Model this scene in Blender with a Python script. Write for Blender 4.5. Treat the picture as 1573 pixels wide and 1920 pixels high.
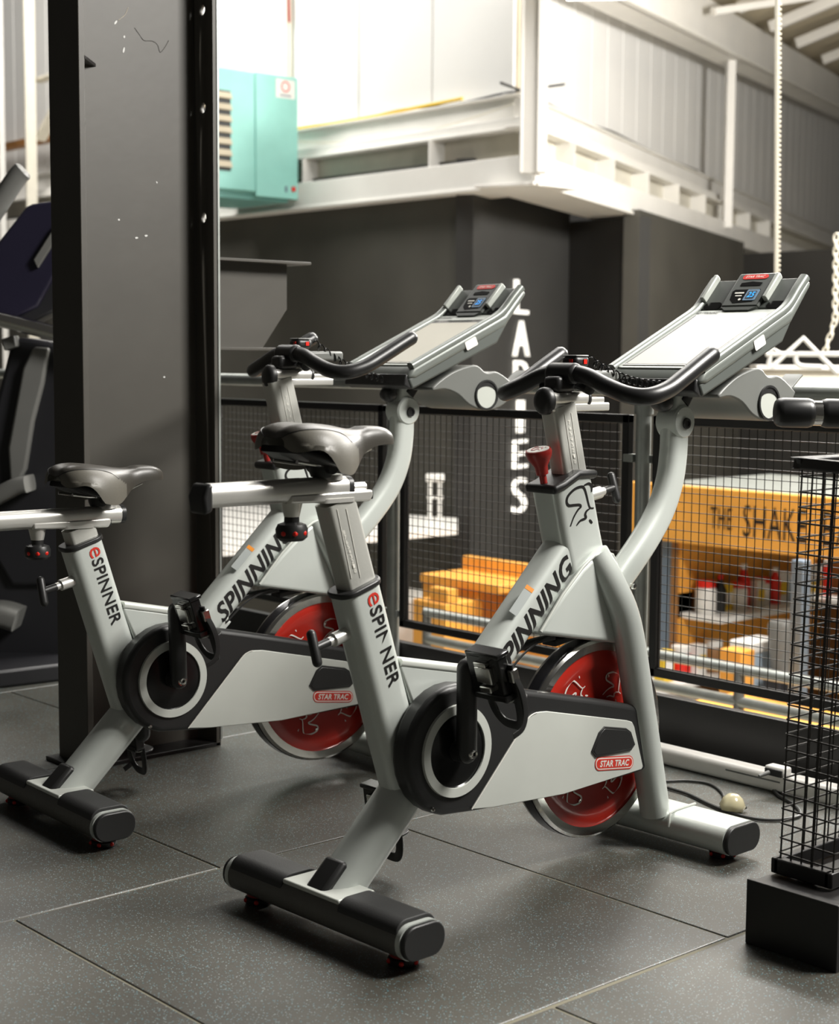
import bpy, bmesh, math, random
from mathutils import Vector, Matrix
random.seed(7)
for o in list(bpy.data.objects): bpy.data.objects.remove(o, do_unlink=True)
scn = bpy.context.scene; COL = scn.collection
V = Vector; PI = math.pi
def rad(a): return math.radians(a)

# ------------------------------------------------------------------ camera
F_PX, PITCH, ROLL, CAM_H, YAW = 2992.53, rad(5.504), rad(0.364), 1.118, rad(41.84)
rt = V((math.cos(YAW), -math.sin(YAW), 0)); fh = V((math.sin(YAW), math.cos(YAW), 0)); zz = V((0, 0, 1))
fw = fh*math.cos(PITCH) - zz*math.sin(PITCH); up = fh*math.sin(PITCH) + zz*math.cos(PITCH)
rt2 = rt*math.cos(ROLL) + up*math.sin(ROLL); up2 = up*math.cos(ROLL) - rt*math.sin(ROLL)
CAM = V((0, 0, CAM_H))
cd = bpy.data.cameras.new('camera'); cam = bpy.data.objects.new('camera', cd); COL.objects.link(cam)
cam.matrix_world = Matrix(((rt2.x, up2.x, -fw.x, 0), (rt2.y, up2.y, -fw.y, 0), (rt2.z, up2.z, -fw.z, CAM_H), (0, 0, 0, 1)))
cd.sensor_fit = 'VERTICAL'; cd.sensor_height = 36; cd.sensor_width = 36*1573/1920; cd.lens = F_PX/1920*36
cd.clip_start = .05; cd.clip_end = 100
cd.dof.use_dof = True; cd.dof.focus_distance = 3.45; cd.dof.aperture_fstop = 4.5
scn.camera = cam

# ------------------------------------------------------------------ light
w = bpy.data.worlds.new('world'); scn.world = w; w.use_nodes = True
bg = w.node_tree.nodes['Background']; bg.inputs[0].default_value = (1, .95, .86, 1); bg.inputs[1].default_value = .035
def area(name, loc, aim, sx, sy, power, col=(1, .97, .915), spread=180):
    l = bpy.data.lights.new(name, 'AREA'); l.shape = 'RECTANGLE'; l.size = sx; l.size_y = sy; l.energy = power; l.color = col
    l.spread = rad(spread)
    o = bpy.data.objects.new(name, l); COL.objects.link(o); o.location = loc
    o.rotation_euler = (V(aim)-V(loc)).to_track_quat('-Z', 'Y').to_euler()
    return o
area('hall_light', (5.6, 5.0, 6.0), (6.2, 6.2, 0), 3.0, 3.0, 215)
area('far_hall_light', (5.4, 10.5, 6.0), (7.0, 11.5, 1.0), 2.5, 2.5, 300)
pl = bpy.data.lights.new('right_wall_fill', 'POINT'); pl.energy = 760; pl.shadow_soft_size = .35; pl.color = (1, .97, .915)  # added unseen point light that brightens the right wall and roof
plo = bpy.data.objects.new('right_wall_fill', pl); COL.objects.link(plo); plo.location = (8.6, 3.6, 3.0)
area('floor_glare_fill', (5.3, 5.0, 3.8), (2.3, 2.6, 0), 1.6, .6, 38)  # added unseen light that puts glare on the floor
area('row_lamp_light', (6.35, 3.75, 3.75), (2.9, 2.4, 0), 2.2, .6, 150)
area('side_light', (4.0, .5, 3.3), (2.5, 2.5, .3), 1.1, 1.1, 230)
scn.view_settings.view_transform = 'Standard'; scn.view_settings.look = 'None'
scn.view_settings.gamma = 1; scn.view_settings.use_curve_mapping = False; scn.view_settings.exposure = 0.3

# ------------------------------------------------------------------ pixel helpers
def ray(px, py):
    return fw + rt2*((px-786.5)/F_PX) + up2*((960-py)/F_PX)
def hit(px, py, P, n):
    d = ray(px, py); n = V(n); return CAM + d*((V(P)-CAM).dot(n)/d.dot(n))
def hu(px, py, u): return hit(px, py, (u, 0, 0), (1, 0, 0))
def hv(px, py, v): return hit(px, py, (0, v, 0), (0, 1, 0))
def hz(px, py, z): return hit(px, py, (0, 0, z), (0, 0, 1))
def hd(px, py, d): return hit(px, py, fh*d, fh)

# ------------------------------------------------------------------ materials
def mat(name, col, rough=.5, metal=0., bump=0., bscale=60., var=0., vscale=8., spec=.5, coat=0., emit=0., alpha=1., trans=0.):
    m = bpy.data.materials.new(name); m.use_nodes = True; nt = m.node_tree; b = nt.nodes['Principled BSDF']
    b.inputs['Base Color'].default_value = (*col, 1); b.inputs['Roughness'].default_value = rough; b.inputs['Metallic'].default_value = metal
    b.inputs['Specular IOR Level'].default_value = spec; b.inputs['Coat Weight'].default_value = coat; b.inputs['Coat Roughness'].default_value = .08
    b.inputs['Transmission Weight'].default_value = trans
    if emit: b.inputs['Emission Color'].default_value = (*col, 1); b.inputs['Emission Strength'].default_value = emit
    tc = nt.nodes.new('ShaderNodeTexCoord')
    if var or True:
        n = nt.nodes.new('ShaderNodeTexNoise'); n.inputs['Scale'].default_value = vscale; n.inputs['Detail'].default_value = 4
        nt.links.new(tc.outputs['Object'], n.inputs['Vector'])
        r = nt.nodes.new('ShaderNodeMapRange'); r.inputs[1].default_value = .3; r.inputs[2].default_value = .7
        v = max(var, .03); r.inputs[3].default_value = 1-v; r.inputs[4].default_value = 1+v
        nt.links.new(n.outputs['Fac'], r.inputs[0])
        mx = nt.nodes.new('ShaderNodeVectorMath'); mx.operation = 'SCALE'; mx.inputs[0].default_value = col
        nt.links.new(r.outputs[0], mx.inputs['Scale']); nt.links.new(mx.outputs[0], b.inputs['Base Color'])
    if bump:
        n2 = nt.nodes.new('ShaderNodeTexNoise'); n2.inputs['Scale'].default_value = bscale; n2.inputs['Detail'].default_value = 6
        nt.links.new(tc.outputs['Object'], n2.inputs['Vector'])
        bp = nt.nodes.new('ShaderNodeBump'); bp.inputs['Strength'].default_value = bump; bp.inputs['Distance'].default_value = .004
        nt.links.new(n2.outputs['Fac'], bp.inputs['Height']); nt.links.new(bp.outputs[0], b.inputs['Normal'])
    return m
M = {}
M['silver'] = mat('silver_paint', (.60, .635, .60), .34, .2, bump=.02, bscale=400, coat=.15)
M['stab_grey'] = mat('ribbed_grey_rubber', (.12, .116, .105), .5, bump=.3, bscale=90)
M['silver_flat'] = mat('silver_panel', (.60, .62, .575), .42, .1)
M['alu'] = mat('brushed_aluminium', (.76, .75, .71), .33, .65, bump=.03, bscale=300)
M['alu_dull'] = mat('dull_aluminium', (.55, .55, .51), .42, .4, bump=.05, bscale=200)
M['black'] = mat('black_plastic', (.018, .018, .018), .42, bump=.03, bscale=300)
M['black_gloss'] = mat('black_gloss', (.008, .008, .008), .16)
M['black_paint'] = mat('black_steel_paint', (.012, .011, .011), .38, bump=.05, bscale=120)
M['rubber'] = mat('rubber', (.03, .03, .03), .6, bump=.15, bscale=500)
M['grip'] = mat('grip_foam', (.012, .012, .012), .36, bump=.04, bscale=600)
M['red'] = mat('red_paint', (.46, .022, .012), .3, coat=.5, var=.06)
M['red_dark'] = mat('red_recess_paint', (.36, .018, .012), .4, var=.08)
M['red_plastic'] = mat('red_plastic', (.34, .02, .015), .35)
M['red_bright'] = mat('red_bright_plastic', (.7, .02, .01), .35)
M['chrome'] = mat('polished_steel', (.72, .71, .68), .14, 1., bump=.04, bscale=40)
M['tyre_black'] = mat('flywheel_edge', (.03, .03, .035), .25, .6)
M['white_ink'] = mat('white_ink', (.8, .78, .72), .5)
M['black_ink'] = mat('black_ink', (.012, .011, .011), .45)
M['red_ink'] = mat('red_ink', (.62, .035, .02), .45)
M['saddle_top'] = mat('saddle_vinyl', (.045, .041, .034), .36, bump=.05, bscale=300)
M['saddle_side'] = mat('saddle_grey_vinyl', (.11, .103, .085), .46, bump=.05, bscale=300)
M['console_dark'] = mat('console_dark_plastic', (.055, .062, .056), .45)
M['console_under'] = mat('console_under_plastic', (.09, .10, .092), .5)
M['console_grey'] = mat('console_grey_paint', (.175, .19, .175), .38, .2)
M['bezel'] = mat('console_bezel_paint', (.36, .38, .35), .42, .1)
M['screen'] = mat('screen_painted_reflection', (.37, .35, .29), .5)  # bright wall and ceiling reflection painted into the screen colour
M['lcd'] = mat('blue_display', (.02, .28, .75), .3, emit=.9)
M['lcd_ring'] = mat('display_ring', (.13, .22, .33), .4)
M['cup_grey'] = mat('cup_holder_grey', (.15, .155, .145), .42)
M['cup_in'] = mat('cup_inside', (.48, .50, .46), .4)
M['orange_lbl'] = mat('orange_label', (.80, .28, .02), .5)
M['lbl'] = mat('grey_label', (.40, .43, .42), .4)
M['white_wall'] = mat('white_cladding', (.80, .79, .77), .55, var=.03, vscale=1.5)
M['white_steel'] = mat('white_steel', (.82, .80, .76), .45, var=.04, vscale=3)
M['tan_roof'] = mat('tan_roof', (.56, .49, .36), .7, var=.05)
M['dark_wall'] = mat('charcoal_wall', (.066, .062, .052), .65, var=.12, vscale=2.)
M['darker_wall'] = mat('charcoal_wall_shaded', (.034, .033, .031), .65, var=.1, vscale=2.)  # darker copy of the wall colour, shade painted on the unlit faces
M['teal'] = mat('teal_paint', (.30, .64, .58), .35)
M['teal_dark'] = mat('teal_underside_shade', (.20, .45, .41), .5)  # darker teal, shade of the heater underside painted into the colour
M['louver'] = mat('louver_tan', (.55, .48, .36), .45)
M['col_grey'] = mat('column_grey', (.060, .055, .046), .5, bump=.08, bscale=25, var=.08, vscale=5)
M['chip'] = mat('bare_paint_chip', (.62, .62, .6), .6)
M['gal'] = mat('galvanised', (.36, .38, .36), .42, .5, var=.1, vscale=20)
M['wire_dark'] = mat('dark_wire', (.02, .018, .016), .4, .3)
M['orange_wood'] = mat('orange_wood', (.85, .40, .07), .5, var=.12, vscale=4)
M['brown_wood'] = mat('brown_wood', (.30, .14, .045), .5, var=.2, vscale=4)
M['cream'] = mat('cream_paint', (.70, .66, .56), .6, var=.05)
M['white_gloss'] = mat('white_gloss', (.82, .80, .76), .3)
M['white_letter'] = mat('lit_white_letters', (.95, .93, .88), .4, emit=.55)
M['lamp'] = mat('lamp_diffuser', (1., .97, .9), .4, emit=9.)
M['blue_grey'] = mat('blue_grey_paint', (.16, .21, .27), .5)
M['pale_blue'] = mat('pale_blue_plastic', (.45, .56, .66), .4)
M['machine_black'] = mat('machine_black', (.018, .018, .021), .42)
M['machine_grey'] = mat('machine_grey', (.17, .17, .16), .42)
M['machine_blue'] = mat('machine_blue_black', (.012, .010, .028), .5)
M['cord'] = mat('black_cord', (.02, .02, .018), .45)
M['clear'] = mat('yellowed_clear_plastic', (.75, .68, .45), .2, trans=.4)
M['yellow'] = mat('yellow', (.75, .50, .03), .5)
M['green'] = mat('green', (.06, .25, .06), .5)
M['rope'] = mat('pale_rope', (.88, .83, .70), .7, bump=.3, bscale=120)

def floor_mat():
    m = bpy.data.materials.new('speckled_rubber'); m.use_nodes = True; nt = m.node_tree; b = nt.nodes['Principled BSDF']; L = nt.links
    tc = nt.nodes.new('ShaderNodeNewGeometry')
    vo = nt.nodes.new('ShaderNodeTexVoronoi'); vo.inputs['Scale'].default_value = 380; L.new(tc.outputs['Position'], vo.inputs['Vector'])
    sep = nt.nodes.new('ShaderNodeSeparateColor'); L.new(vo.outputs['Color'], sep.inputs[0])
    th = nt.nodes.new('ShaderNodeMath'); th.operation = 'GREATER_THAN'; th.inputs[1].default_value = .86; L.new(sep.outputs[0], th.inputs[0])
    di = nt.nodes.new('ShaderNodeMath'); di.operation = 'LESS_THAN'; di.inputs[1].default_value = .42; L.new(vo.outputs['Distance'], di.inputs[0])
    an = nt.nodes.new('ShaderNodeMath'); an.operation = 'MULTIPLY'; L.new(th.outputs[0], an.inputs[0]); L.new(di.outputs[0], an.inputs[1])
    cr = nt.nodes.new('ShaderNodeValToRGB'); cr.color_ramp.elements[0].color = (.04, .22, .28, 1); cr.color_ramp.elements[1].color = (.34, .40, .39, 1)
    L.new(sep.outputs[1], cr.inputs[0])
    n = nt.nodes.new('ShaderNodeTexNoise'); n.inputs['Scale'].default_value = 3.; n.inputs['Detail'].default_value = 5; L.new(tc.outputs['Position'], n.inputs['Vector'])
    c2 = nt.nodes.new('ShaderNodeValToRGB'); c2.color_ramp.elements[0].color = (.043, .0405, .033, 1); c2.color_ramp.elements[1].color = (.070, .066, .053, 1)
    c2.color_ramp.elements[0].position = .3; c2.color_ramp.elements[1].position = .7
    L.new(n.outputs['Fac'], c2.inputs[0])
    mx = nt.nodes.new('ShaderNodeMix'); mx.data_type = 'RGBA'
    L.new(an.outputs[0], mx.inputs[0]); L.new(c2.outputs[0], mx.inputs[6]); L.new(cr.outputs[0], mx.inputs[7]); L.new(mx.outputs[2], b.inputs['Base Color'])
    b.inputs['Roughness'].default_value = .40; b.inputs['Specular IOR Level'].default_value = .75
    n2 = nt.nodes.new('ShaderNodeTexNoise'); n2.inputs['Scale'].default_value = 350; n2.inputs['Detail'].default_value = 3; L.new(tc.outputs['Position'], n2.inputs['Vector'])
    bp = nt.nodes.new('ShaderNodeBump'); bp.inputs['Strength'].default_value = .12; bp.inputs['Distance'].default_value = .002
    L.new(n2.outputs['Fac'], bp.inputs['Height']); L.new(bp.outputs[0], b.inputs['Normal'])
    return m
M['floor'] = floor_mat()
M['dust'] = mat('dusty_joint', (.20, .185, .13), .8)

# ------------------------------------------------------------------ geometry helpers
def box(x0, x1, y0, y1, z0, z1):
    v = [(x, y, z) for x in (x0, x1) for y in (y0, y1) for z in (z0, z1)]
    return v, [(0, 1, 3, 2), (4, 6, 7, 5), (0, 4, 5, 1), (2, 3, 7, 6), (0, 2, 6, 4), (1, 5, 7, 3)]
def xf(g, m): return [tuple(m @ V(p)) for p in g[0]], g[1]
def T(x, y, z): return Matrix.Translation((x, y, z))
def R(a, ax): return Matrix.Rotation(rad(a), 4, ax)
def frame(o, ex, ey):
    ex = V(ex).normalized(); ey = V(ey).normalized(); ez = ex.cross(ey)
    return Matrix(((ex.x, ey.x, ez.x, o[0]), (ex.y, ey.y, ez.y, o[1]), (ex.z, ey.z, ez.z, o[2]), (0, 0, 0, 1)))
def prism(poly, y0, y1):          # polygon in XZ extruded along Y
    n = len(poly)
    v = [(x, y0, z) for x, z in poly] + [(x, y1, z) for x, z in poly]
    f = [tuple(range(n)), tuple(range(2*n-1, n-1, -1))] + [(i, (i+n), (i+1) % n+n, (i+1) % n) for i in range(n)]
    return v, f
def prism_z(poly, z0, z1):        # polygon in XY extruded along Z
    n = len(poly)
    v = [(x, y, z0) for x, y in poly] + [(x, y, z1) for x, y in poly]
    return v, [tuple(range(n-1, -1, -1)), tuple(range(n, 2*n))] + [(i, (i+1) % n, (i+1) % n+n, i+n) for i in range(n)]
def circ(r, n=16, sx=1, sy=1, ph=0): return [(r*sx*math.cos(2*PI*i/n+ph), r*sy*math.sin(2*PI*i/n+ph)) for i in range(n)]
def rrect(w, h, r, n=4):
    out = []
    for cx, cy, a in ((w/2-r, h/2-r, 0), (-w/2+r, h/2-r, 90), (-w/2+r, -h/2+r, 180), (w/2-r, -h/2+r, 270)):
        out += [(cx+r*math.cos(rad(a+90*i/n)), cy+r*math.sin(rad(a+90*i/n))) for i in range(n+1)]
    return out
def smooth(pts, n=8):
    P = [V(p) for p in pts]; P = [P[0]*2-P[1]] + P + [P[-1]*2-P[-2]]; out = []
    for i in range(1, len(P)-2):
        a, b, c, d = P[i-1:i+3]
        for k in range(n):
            t = k/n
            out.append(.5*((2*b)+(c-a)*t+(2*a-5*b+4*c-d)*t*t+(3*b-a-3*c+d)*t**3))
    return out+[P[-2]]
def sweep(path, sec, upv=(0, 1, 0), scale=None, cap=True, closed=False):
    P = [V(p) for p in path]; n = len(P); m = len(sec); v = []; f = []; U = V(upv)
    for i in range(n):
        if closed: t = (P[(i+1) % n]-P[i-1]).normalized()
        else: t = (P[min(i+1, n-1)]-P[max(i-1, 0)]).normalized()
        s = t.cross(U)
        if s.length < 1e-5: s = t.cross(V((1, .01, 0)))
        s.normalize(); b = s.cross(t); k = scale[i] if scale else 1
        v += [tuple(P[i]+s*a*k+b*c*k) for a, c in sec]
    for i in range(n if closed else n-1):
        j = (i+1) % n
        f += [(i*m+k, i*m+(k+1) % m, j*m+(k+1) % m, j*m+k) for k in range(m)]
    if cap and not closed: f += [tuple(range(m-1, -1, -1)), tuple((n-1)*m+k for k in range(m))]
    return v, f
def rod(a, b, r, n=12, r2=None):
    d = (V(b)-V(a)).normalized()
    return sweep([a, b], circ(r, n), (0, 0, 1) if abs(d.z) < .9 else (1, 0, 0), [1, (r2 or r)/r])
def rounded_rod(a, b, r, n=12, k=4):
    A, B = V(a), V(b); d = (B-A).normalized(); P = []; S = []
    for i in range(k): t = PI/2*i/k; P.append(A+d*r*(1-math.cos(t))); S.append(max(.05, math.sin(t)))
    P.append(A+d*r); S.append(1); P.append(B-d*r); S.append(1)
    for i in range(k-1, -1, -1): t = PI/2*i/k; P.append(B-d*r*(1-math.cos(t))); S.append(max(.05, math.sin(t)))
    return sweep(P, circ(r, n), (0, 0, 1) if abs(d.z) < .9 else (1, 0, 0), S)
def lathe(prof, n=32, axis='Y', c=(0, 0, 0), closed=False):   # profile of (r, h)
    v = []; f = []; m = len(prof)
    for i in range(n):
        a = 2*PI*i/n
        for r, h in prof:
            p = {'Y': (r*math.cos(a), h, r*math.sin(a)), 'Z': (r*math.cos(a), r*math.sin(a), h), 'X': (h, r*math.cos(a), r*math.sin(a))}[axis]
            v.append((p[0]+c[0], p[1]+c[1], p[2]+c[2]))
    for i in range(n):
        j = (i+1) % n
        for k in range(m if closed else m-1):
            q = (k+1) % m; f.append((i*m+k, i*m+q, j*m+q, j*m+k))
    return v, f
def merge(gs):
    v = []; f = []
    for g in gs:
        o = len(v); v += list(g[0]); f += [tuple(i+o for i in q) for q in g[1]]
    return v, f
def obj(name, g, m, parent=None, bevel=0, seg=2, ang=40, loc=None, rot=None):
    if isinstance(g, list): g = merge(g)
    me = bpy.data.meshes.new(name); me.from_pydata([tuple(p) for p in g[0]], [], g[1])
    bm = bmesh.new(); bm.from_mesh(me); bmesh.ops.remove_doubles(bm, verts=bm.verts, dist=1e-6)
    bmesh.ops.recalc_face_normals(bm, faces=bm.faces); bm.to_mesh(me); bm.free()
    me.materials.append(M[m] if isinstance(m, str) else m)
    me.polygons.foreach_set('use_smooth', [True]*len(me.polygons)); me.set_sharp_from_angle(angle=rad(ang))
    o = bpy.data.objects.new(name, me); COL.objects.link(o)
    if bevel:
        b = o.modifiers.new('bevel', 'BEVEL'); b.width = bevel; b.segments = seg; b.limit_method = 'ANGLE'; b.angle_limit = rad(35); b.harden_normals = False
    if parent: o.parent = parent
    if loc: o.location = loc
    if rot: o.rotation_euler = rot
    return o
def thing(name, label, cat, loc=(0, 0, 0), rz=0, group=None):
    o = bpy.data.objects.new(name, None); COL.objects.link(o); o.location = loc; o.rotation_euler = (0, 0, rz); o.empty_display_size = .1
    o['label'] = label; o['category'] = cat
    if group: o['group'] = group
    return o
def tag(o, label, cat, group=None):
    o['label'] = label; o['category'] = cat
    if group: o['group'] = group
    return o
def struct(o): o['kind'] = 'structure'; return o
def stuff(o): o['kind'] = 'stuff'; return o
_txt = {}
def text(s, w, h, shear=0., bold=0., ext=.0006):
    """lettering as a mesh in XY fitted to w x h"""
    key = (s, shear, bold)
    if key not in _txt:
        c = bpy.data.curves.new('t', 'FONT'); c.body = s; c.shear = shear; c.offset = bold; c.resolution_u = 3; c.space_character = 1.05
        o = bpy.data.objects.new('t', c); COL.objects.link(o); bpy.context.view_layer.update()
        me = bpy.data.meshes.new_from_object(o.evaluated_get(bpy.context.evaluated_depsgraph_get()))
        g = ([tuple(v.co) for v in me.vertices], [tuple(p.vertices) for p in me.polygons])
        bpy.data.objects.remove(o, do_unlink=True); bpy.data.curves.remove(c); bpy.data.meshes.remove(me); _txt[key] = g
    v, f = _txt[key]
    xs = [p[0] for p in v]; ys = [p[1] for p in v]; x0, x1, y0, y1 = min(xs), max(xs), min(ys), max(ys)
    vv = [((p[0]-x0)/(x1-x0)*w, (p[1]-y0)/(y1-y0)*h, ext) for p in v]
    return vv, f
def refine(g, L=.006):
    bm = bmesh.new(); vs = [bm.verts.new(p) for p in g[0]]
    for q in g[1]:
        try: bm.faces.new([vs[i] for i in q])
        except ValueError: pass
    bmesh.ops.triangulate(bm, faces=bm.faces)
    for _ in range(5):
        e = [e for e in bm.edges if e.calc_length() > L]
        if not e: break
        bmesh.ops.subdivide_edges(bm, edges=e, cuts=1); bmesh.ops.triangulate(bm, faces=[f for f in bm.faces if len(f.verts) > 3])
    bm.verts.index_update(); out = ([tuple(v.co) for v in bm.verts], [tuple(v.index for v in f.verts) for f in bm.faces]); bm.free(); return out
LOGO = [[((x-745)/167, (522-y)/240) for x, y in st] for st in (
    ((770, 522), (790, 470), (815, 430), (832, 414), (824, 402), (790, 401), (758, 400), (745, 378), (753, 345), (790, 310), (830, 297), (850, 306), (865, 345), (878, 395), (890, 424), (912, 428)),
    ((850, 290), (880, 282), (898, 300), (897, 332)), ((808, 520), (830, 495), (864, 482), (860, 462), (868, 442), (888, 429)), ((886, 494), (905, 516)))]
def logo(w, h, wd, ext=.0006):
    gs = []
    for st in LOGO:
        p = smooth([(x*w, y*h, ext/2) for x, y in st], 5); n = len(p)
        gs.append(sweep(p, [(-wd/2, -ext/2), (wd/2, -ext/2), (wd/2, ext/2), (-wd/2, ext/2)], (0, 0, 1), [.35+.65*math.sin(PI*min(max(i/(n-1), .03), .97))**.6 for i in range(n)]))
    return merge(gs)

# ================================================================== SETTING
FZ = .025; FENCE_U = 3.465
fl = struct(obj('floor', box(-3, 3.56, -3, 9, -.2, FZ-.0022), 'dust'))
tile_me = None; rows = [(-1.16, .96), (-.16, 1.46), (.84, .96), (1.84, 1.46), (2.835, .955), (3.83, 1.485), (4.825, .985), (5.82, 1.48), (6.82, .98), (7.82, 1.48)]
for v0, u0 in rows:
    v0 *= .9776; k = -3
    while u0+k < 3.6:
        a = (u0+k)*.9776; k += 1
        b = min(a+.9776, 3.555)
        if a < -1.6 or b-a < .05: continue
        if b-a > .97 and tile_me:
            t = bpy.data.objects.new('floor_tile', tile_me); COL.objects.link(t); t.parent = fl
        else:
            t = obj('floor_tile', box(.002, b-a-.002, .002, .9705, -.02, 0), 'floor', fl)
            if b-a > .97: tile_me = t.data
        bv = t.modifiers.new('bevel', 'BEVEL'); bv.width = .003; bv.segments = 2
        t.location = (a, v0, FZ+random.uniform(-.0005, .0006)); t.rotation_euler = (0, 0, random.uniform(-.001, .001))
lower = struct(obj('floor', box(3.6, 16, -4, 20, -1.65, -1.55), 'cream'))
kick = obj('baseboard_fence', box(3.49, 3.52, 0.9, 8.2, FZ, .168), 'black_paint', bevel=.003); struct(kick)

# walls of the hall beyond the fence
TH = rad(24.5); WD = V((math.cos(TH), math.sin(TH), 0)); WN = V((math.sin(TH), -math.cos(TH), 0))   # right hand wall direction and outward normal
U1 = 7.2
def ray_line(px, P, d):           # point in plan where the pixel column px meets line P + t d
    r = ray(px, 650); r = V((r.x, r.y)); P2 = V((P[0], P[1])); d2 = V((d[0], d[1]))
    den = r.x*(-d2.y)+d2.x*r.y
    t = (P2.x*(-d2.y)+d2.x*P2.y)/den
    return V((r.x*t, r.y*t, 0))
P1 = ray_line(885, (U1, 0), (0, 1)); P2 = ray_line(1065, P1, WD); P3 = ray_line(1195, P2, (0, 1)); P4 = ray_line(1390, P3, WD); P5 = ray_line(1567, P4, (0, 1))
PC = ray_line(1000, (U1-.12, 0), (0, 1))                 # corner of the white girders
def wall(name, a, b, z0, z1, m, th=.12):
    a, b = V(a), V(b); d = (b-a); L = d.length; d.normalize()
    return struct(obj(name, xf(box(0, L, 0, th, z0, z1), frame(a, d, V((0, 0, 1)).cross(d))), m))
ZB = 2.15
wall('wall_left', P1+V((0, .06, 0)), (U1, 17, 0), -1.55, ZB+.25, 'dark_wall', -.12)
wall('wall_back_left', P1, P2, -1.55, ZB+.25, 'darker_wall')
z3 = hit(1130, 411, P2, (1, 0, 0)).z; wall('wall_back', P2, P3+V((0, 0, 0)), -1.55, z3, 'darker_wall')
wall('wall_back_right', P3, P4, -1.55, ZB+.05, 'dark_wall')
z5 = hit(1480, 471, P4, (1, 0, 0)).z; wall('wall_right', P4, P5, -1.55, z5, 'darker_wall')

# upper white cladding: vertical sheets, left plane and right plane
UL = U1+.35
CL = PC+V((.35, .544, 0)); UL = CL.x
wl = struct(obj('wall_upper_left', box(UL+.03, UL+.12, CL.y, 18, 2.4, 5.45), 'tan_roof'))
v = CL.y+.005
while v < 17:
    wd = .78 if v < 9.2 else .62
    obj('cladding_sheet', [box(UL, UL+.03, v+.006, v+wd-.006, 2.6, 5.4)], 'white_wall', wl, .006); v += wd
wr = struct(obj('wall_upper_right', xf(box(.35, 14, .03, .12, 2.4, 4.65), frame(CL, WD, V((0, 0, 1)).cross(WD))), 'tan_roof'))
fr = frame(CL, WD, V((0, 0, 1)).cross(WD)); s = .02
while s < 13.8:
    obj('cladding_sheet', xf(box(s+.005, s+.395, 0, .03, 2.6, 4.6), fr), 'white_wall', wr, .006); s += .4

# white girders under the cladding
def girder(name, o, d, L, zb, label, stiff, zh=.17, ztop=.56):
    g = thing(name, label, 'girder'); f = frame(o, d, V((0, 0, 1)).cross(d)); sg = 1 if (f @ V((0, 1, 0)) - V(o)).dot(fh) > 0 else -1
    y = lambda a, b: (min(a*sg, b*sg), max(a*sg, b*sg))
    def bx(n, x0, x1, ya, yb, z0, z1, m='white_steel', bv=.004):
        q = y(ya, yb); x0 = 1.555*max(0, ya); return obj(n, xf(box(x0, x1, q[0], q[1], z0, z1), f), m, g, bv)
    bx('bottom_chord', 0, L, 0, .03, zb, zb+zh); bx('bottom_flange', 0, L, -.02, .40, zb-.02, zb)
    bx('web', 0, L, .17, .19, zb, zb+.37, 'cream'); bx('top_flange', 0, L, .06, .24, zb+.345, zb+.362)
    bx('upper_band', 0, L, .12, .16, zb+.362, zb+.43); bx('cover_strip', 0, L, .15, .24, zb+.425, zb+.435); bx('upper_band', 0, L, .24, .29, zb+.43, zb+.58); bx('cable_tray', 0, L, .20, .34, zb+.58, zb+.592)
    ztop = .435
    for x in stiff:
        q = y(.035, .17)
        obj('stiffener', xf(merge([([(x, q[0], zb+zh-.1), (x, q[1], zb+zh-.1), (x, q[1], zb+ztop-.09), (x, q[0], zb+ztop-.09), (x+.012, q[0], zb+zh-.1), (x+.012, q[1], zb+zh-.1), (x+.012, q[1], zb+ztop-.09), (x+.012, q[0], zb+ztop-.09)],
            [(0, 1, 2, 3), (7, 6, 5, 4), (0, 4, 5, 1), (1, 5, 6, 2), (2, 6, 7, 3), (3, 7, 4, 0)])]), f), 'white_steel', g)
    return g, f
gl, fL = girder('wall_girder', PC, V((0, 1, 0)), 10, 2.19, 'white plate girder on the wall behind the teal heater', [1.0, 2.35, 3.6, 4.9])
gr, fR = girder('wall_girder', PC, WD, 13, 2.187, 'white plate girder running from the corner post past the hanging rope', [.85, 1.75, 2.65, 3.55, 4.45, 5.35, 6.25, 7.2])
def cable(name, pts, r, m, label, n=8):
    return tag(obj(name, sweep(smooth(pts, n), circ(r, 8), (0, 0, 1)), m), label, 'cable')
cable('wall_cable', [(UL-.11, PC.y+a, 2.797+.012*math.sin(a*5)) for a in [0, .5, 1, 1.5, 2, 2.6, 3.2, 4]], .009, 'black', 'dark cable lying along the girder top near the teal heater')
cable('wall_cable', [(UL-.12, PC.y+a, 2.802+.012*math.sin(a*2.2)) for a in [.9, 1.3, 1.8, 2.4, 2.9]], .012, 'yellow', 'yellow cable on the girder top near the teal heater')
cable('wall_cable', [fR @ V((a, .25, 2.798+.012*math.sin(a*3))) for a in [.05, .6, 1.2, 1.8, 2.4, 3.2, 4, 5]], .009, 'black', 'dark cable along the girder top behind the hanging rope')
cable('wall_cable', [(UL-.15, PC.y+a, 2.72-.10*math.sin(PI*(a-.4)/2.4)) for a in [.4, .8, 1.2, 1.6, 2.0, 2.4, 2.8]], .005, 'cream', 'thin pale cable sagging across the girder by the corner post')
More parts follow.
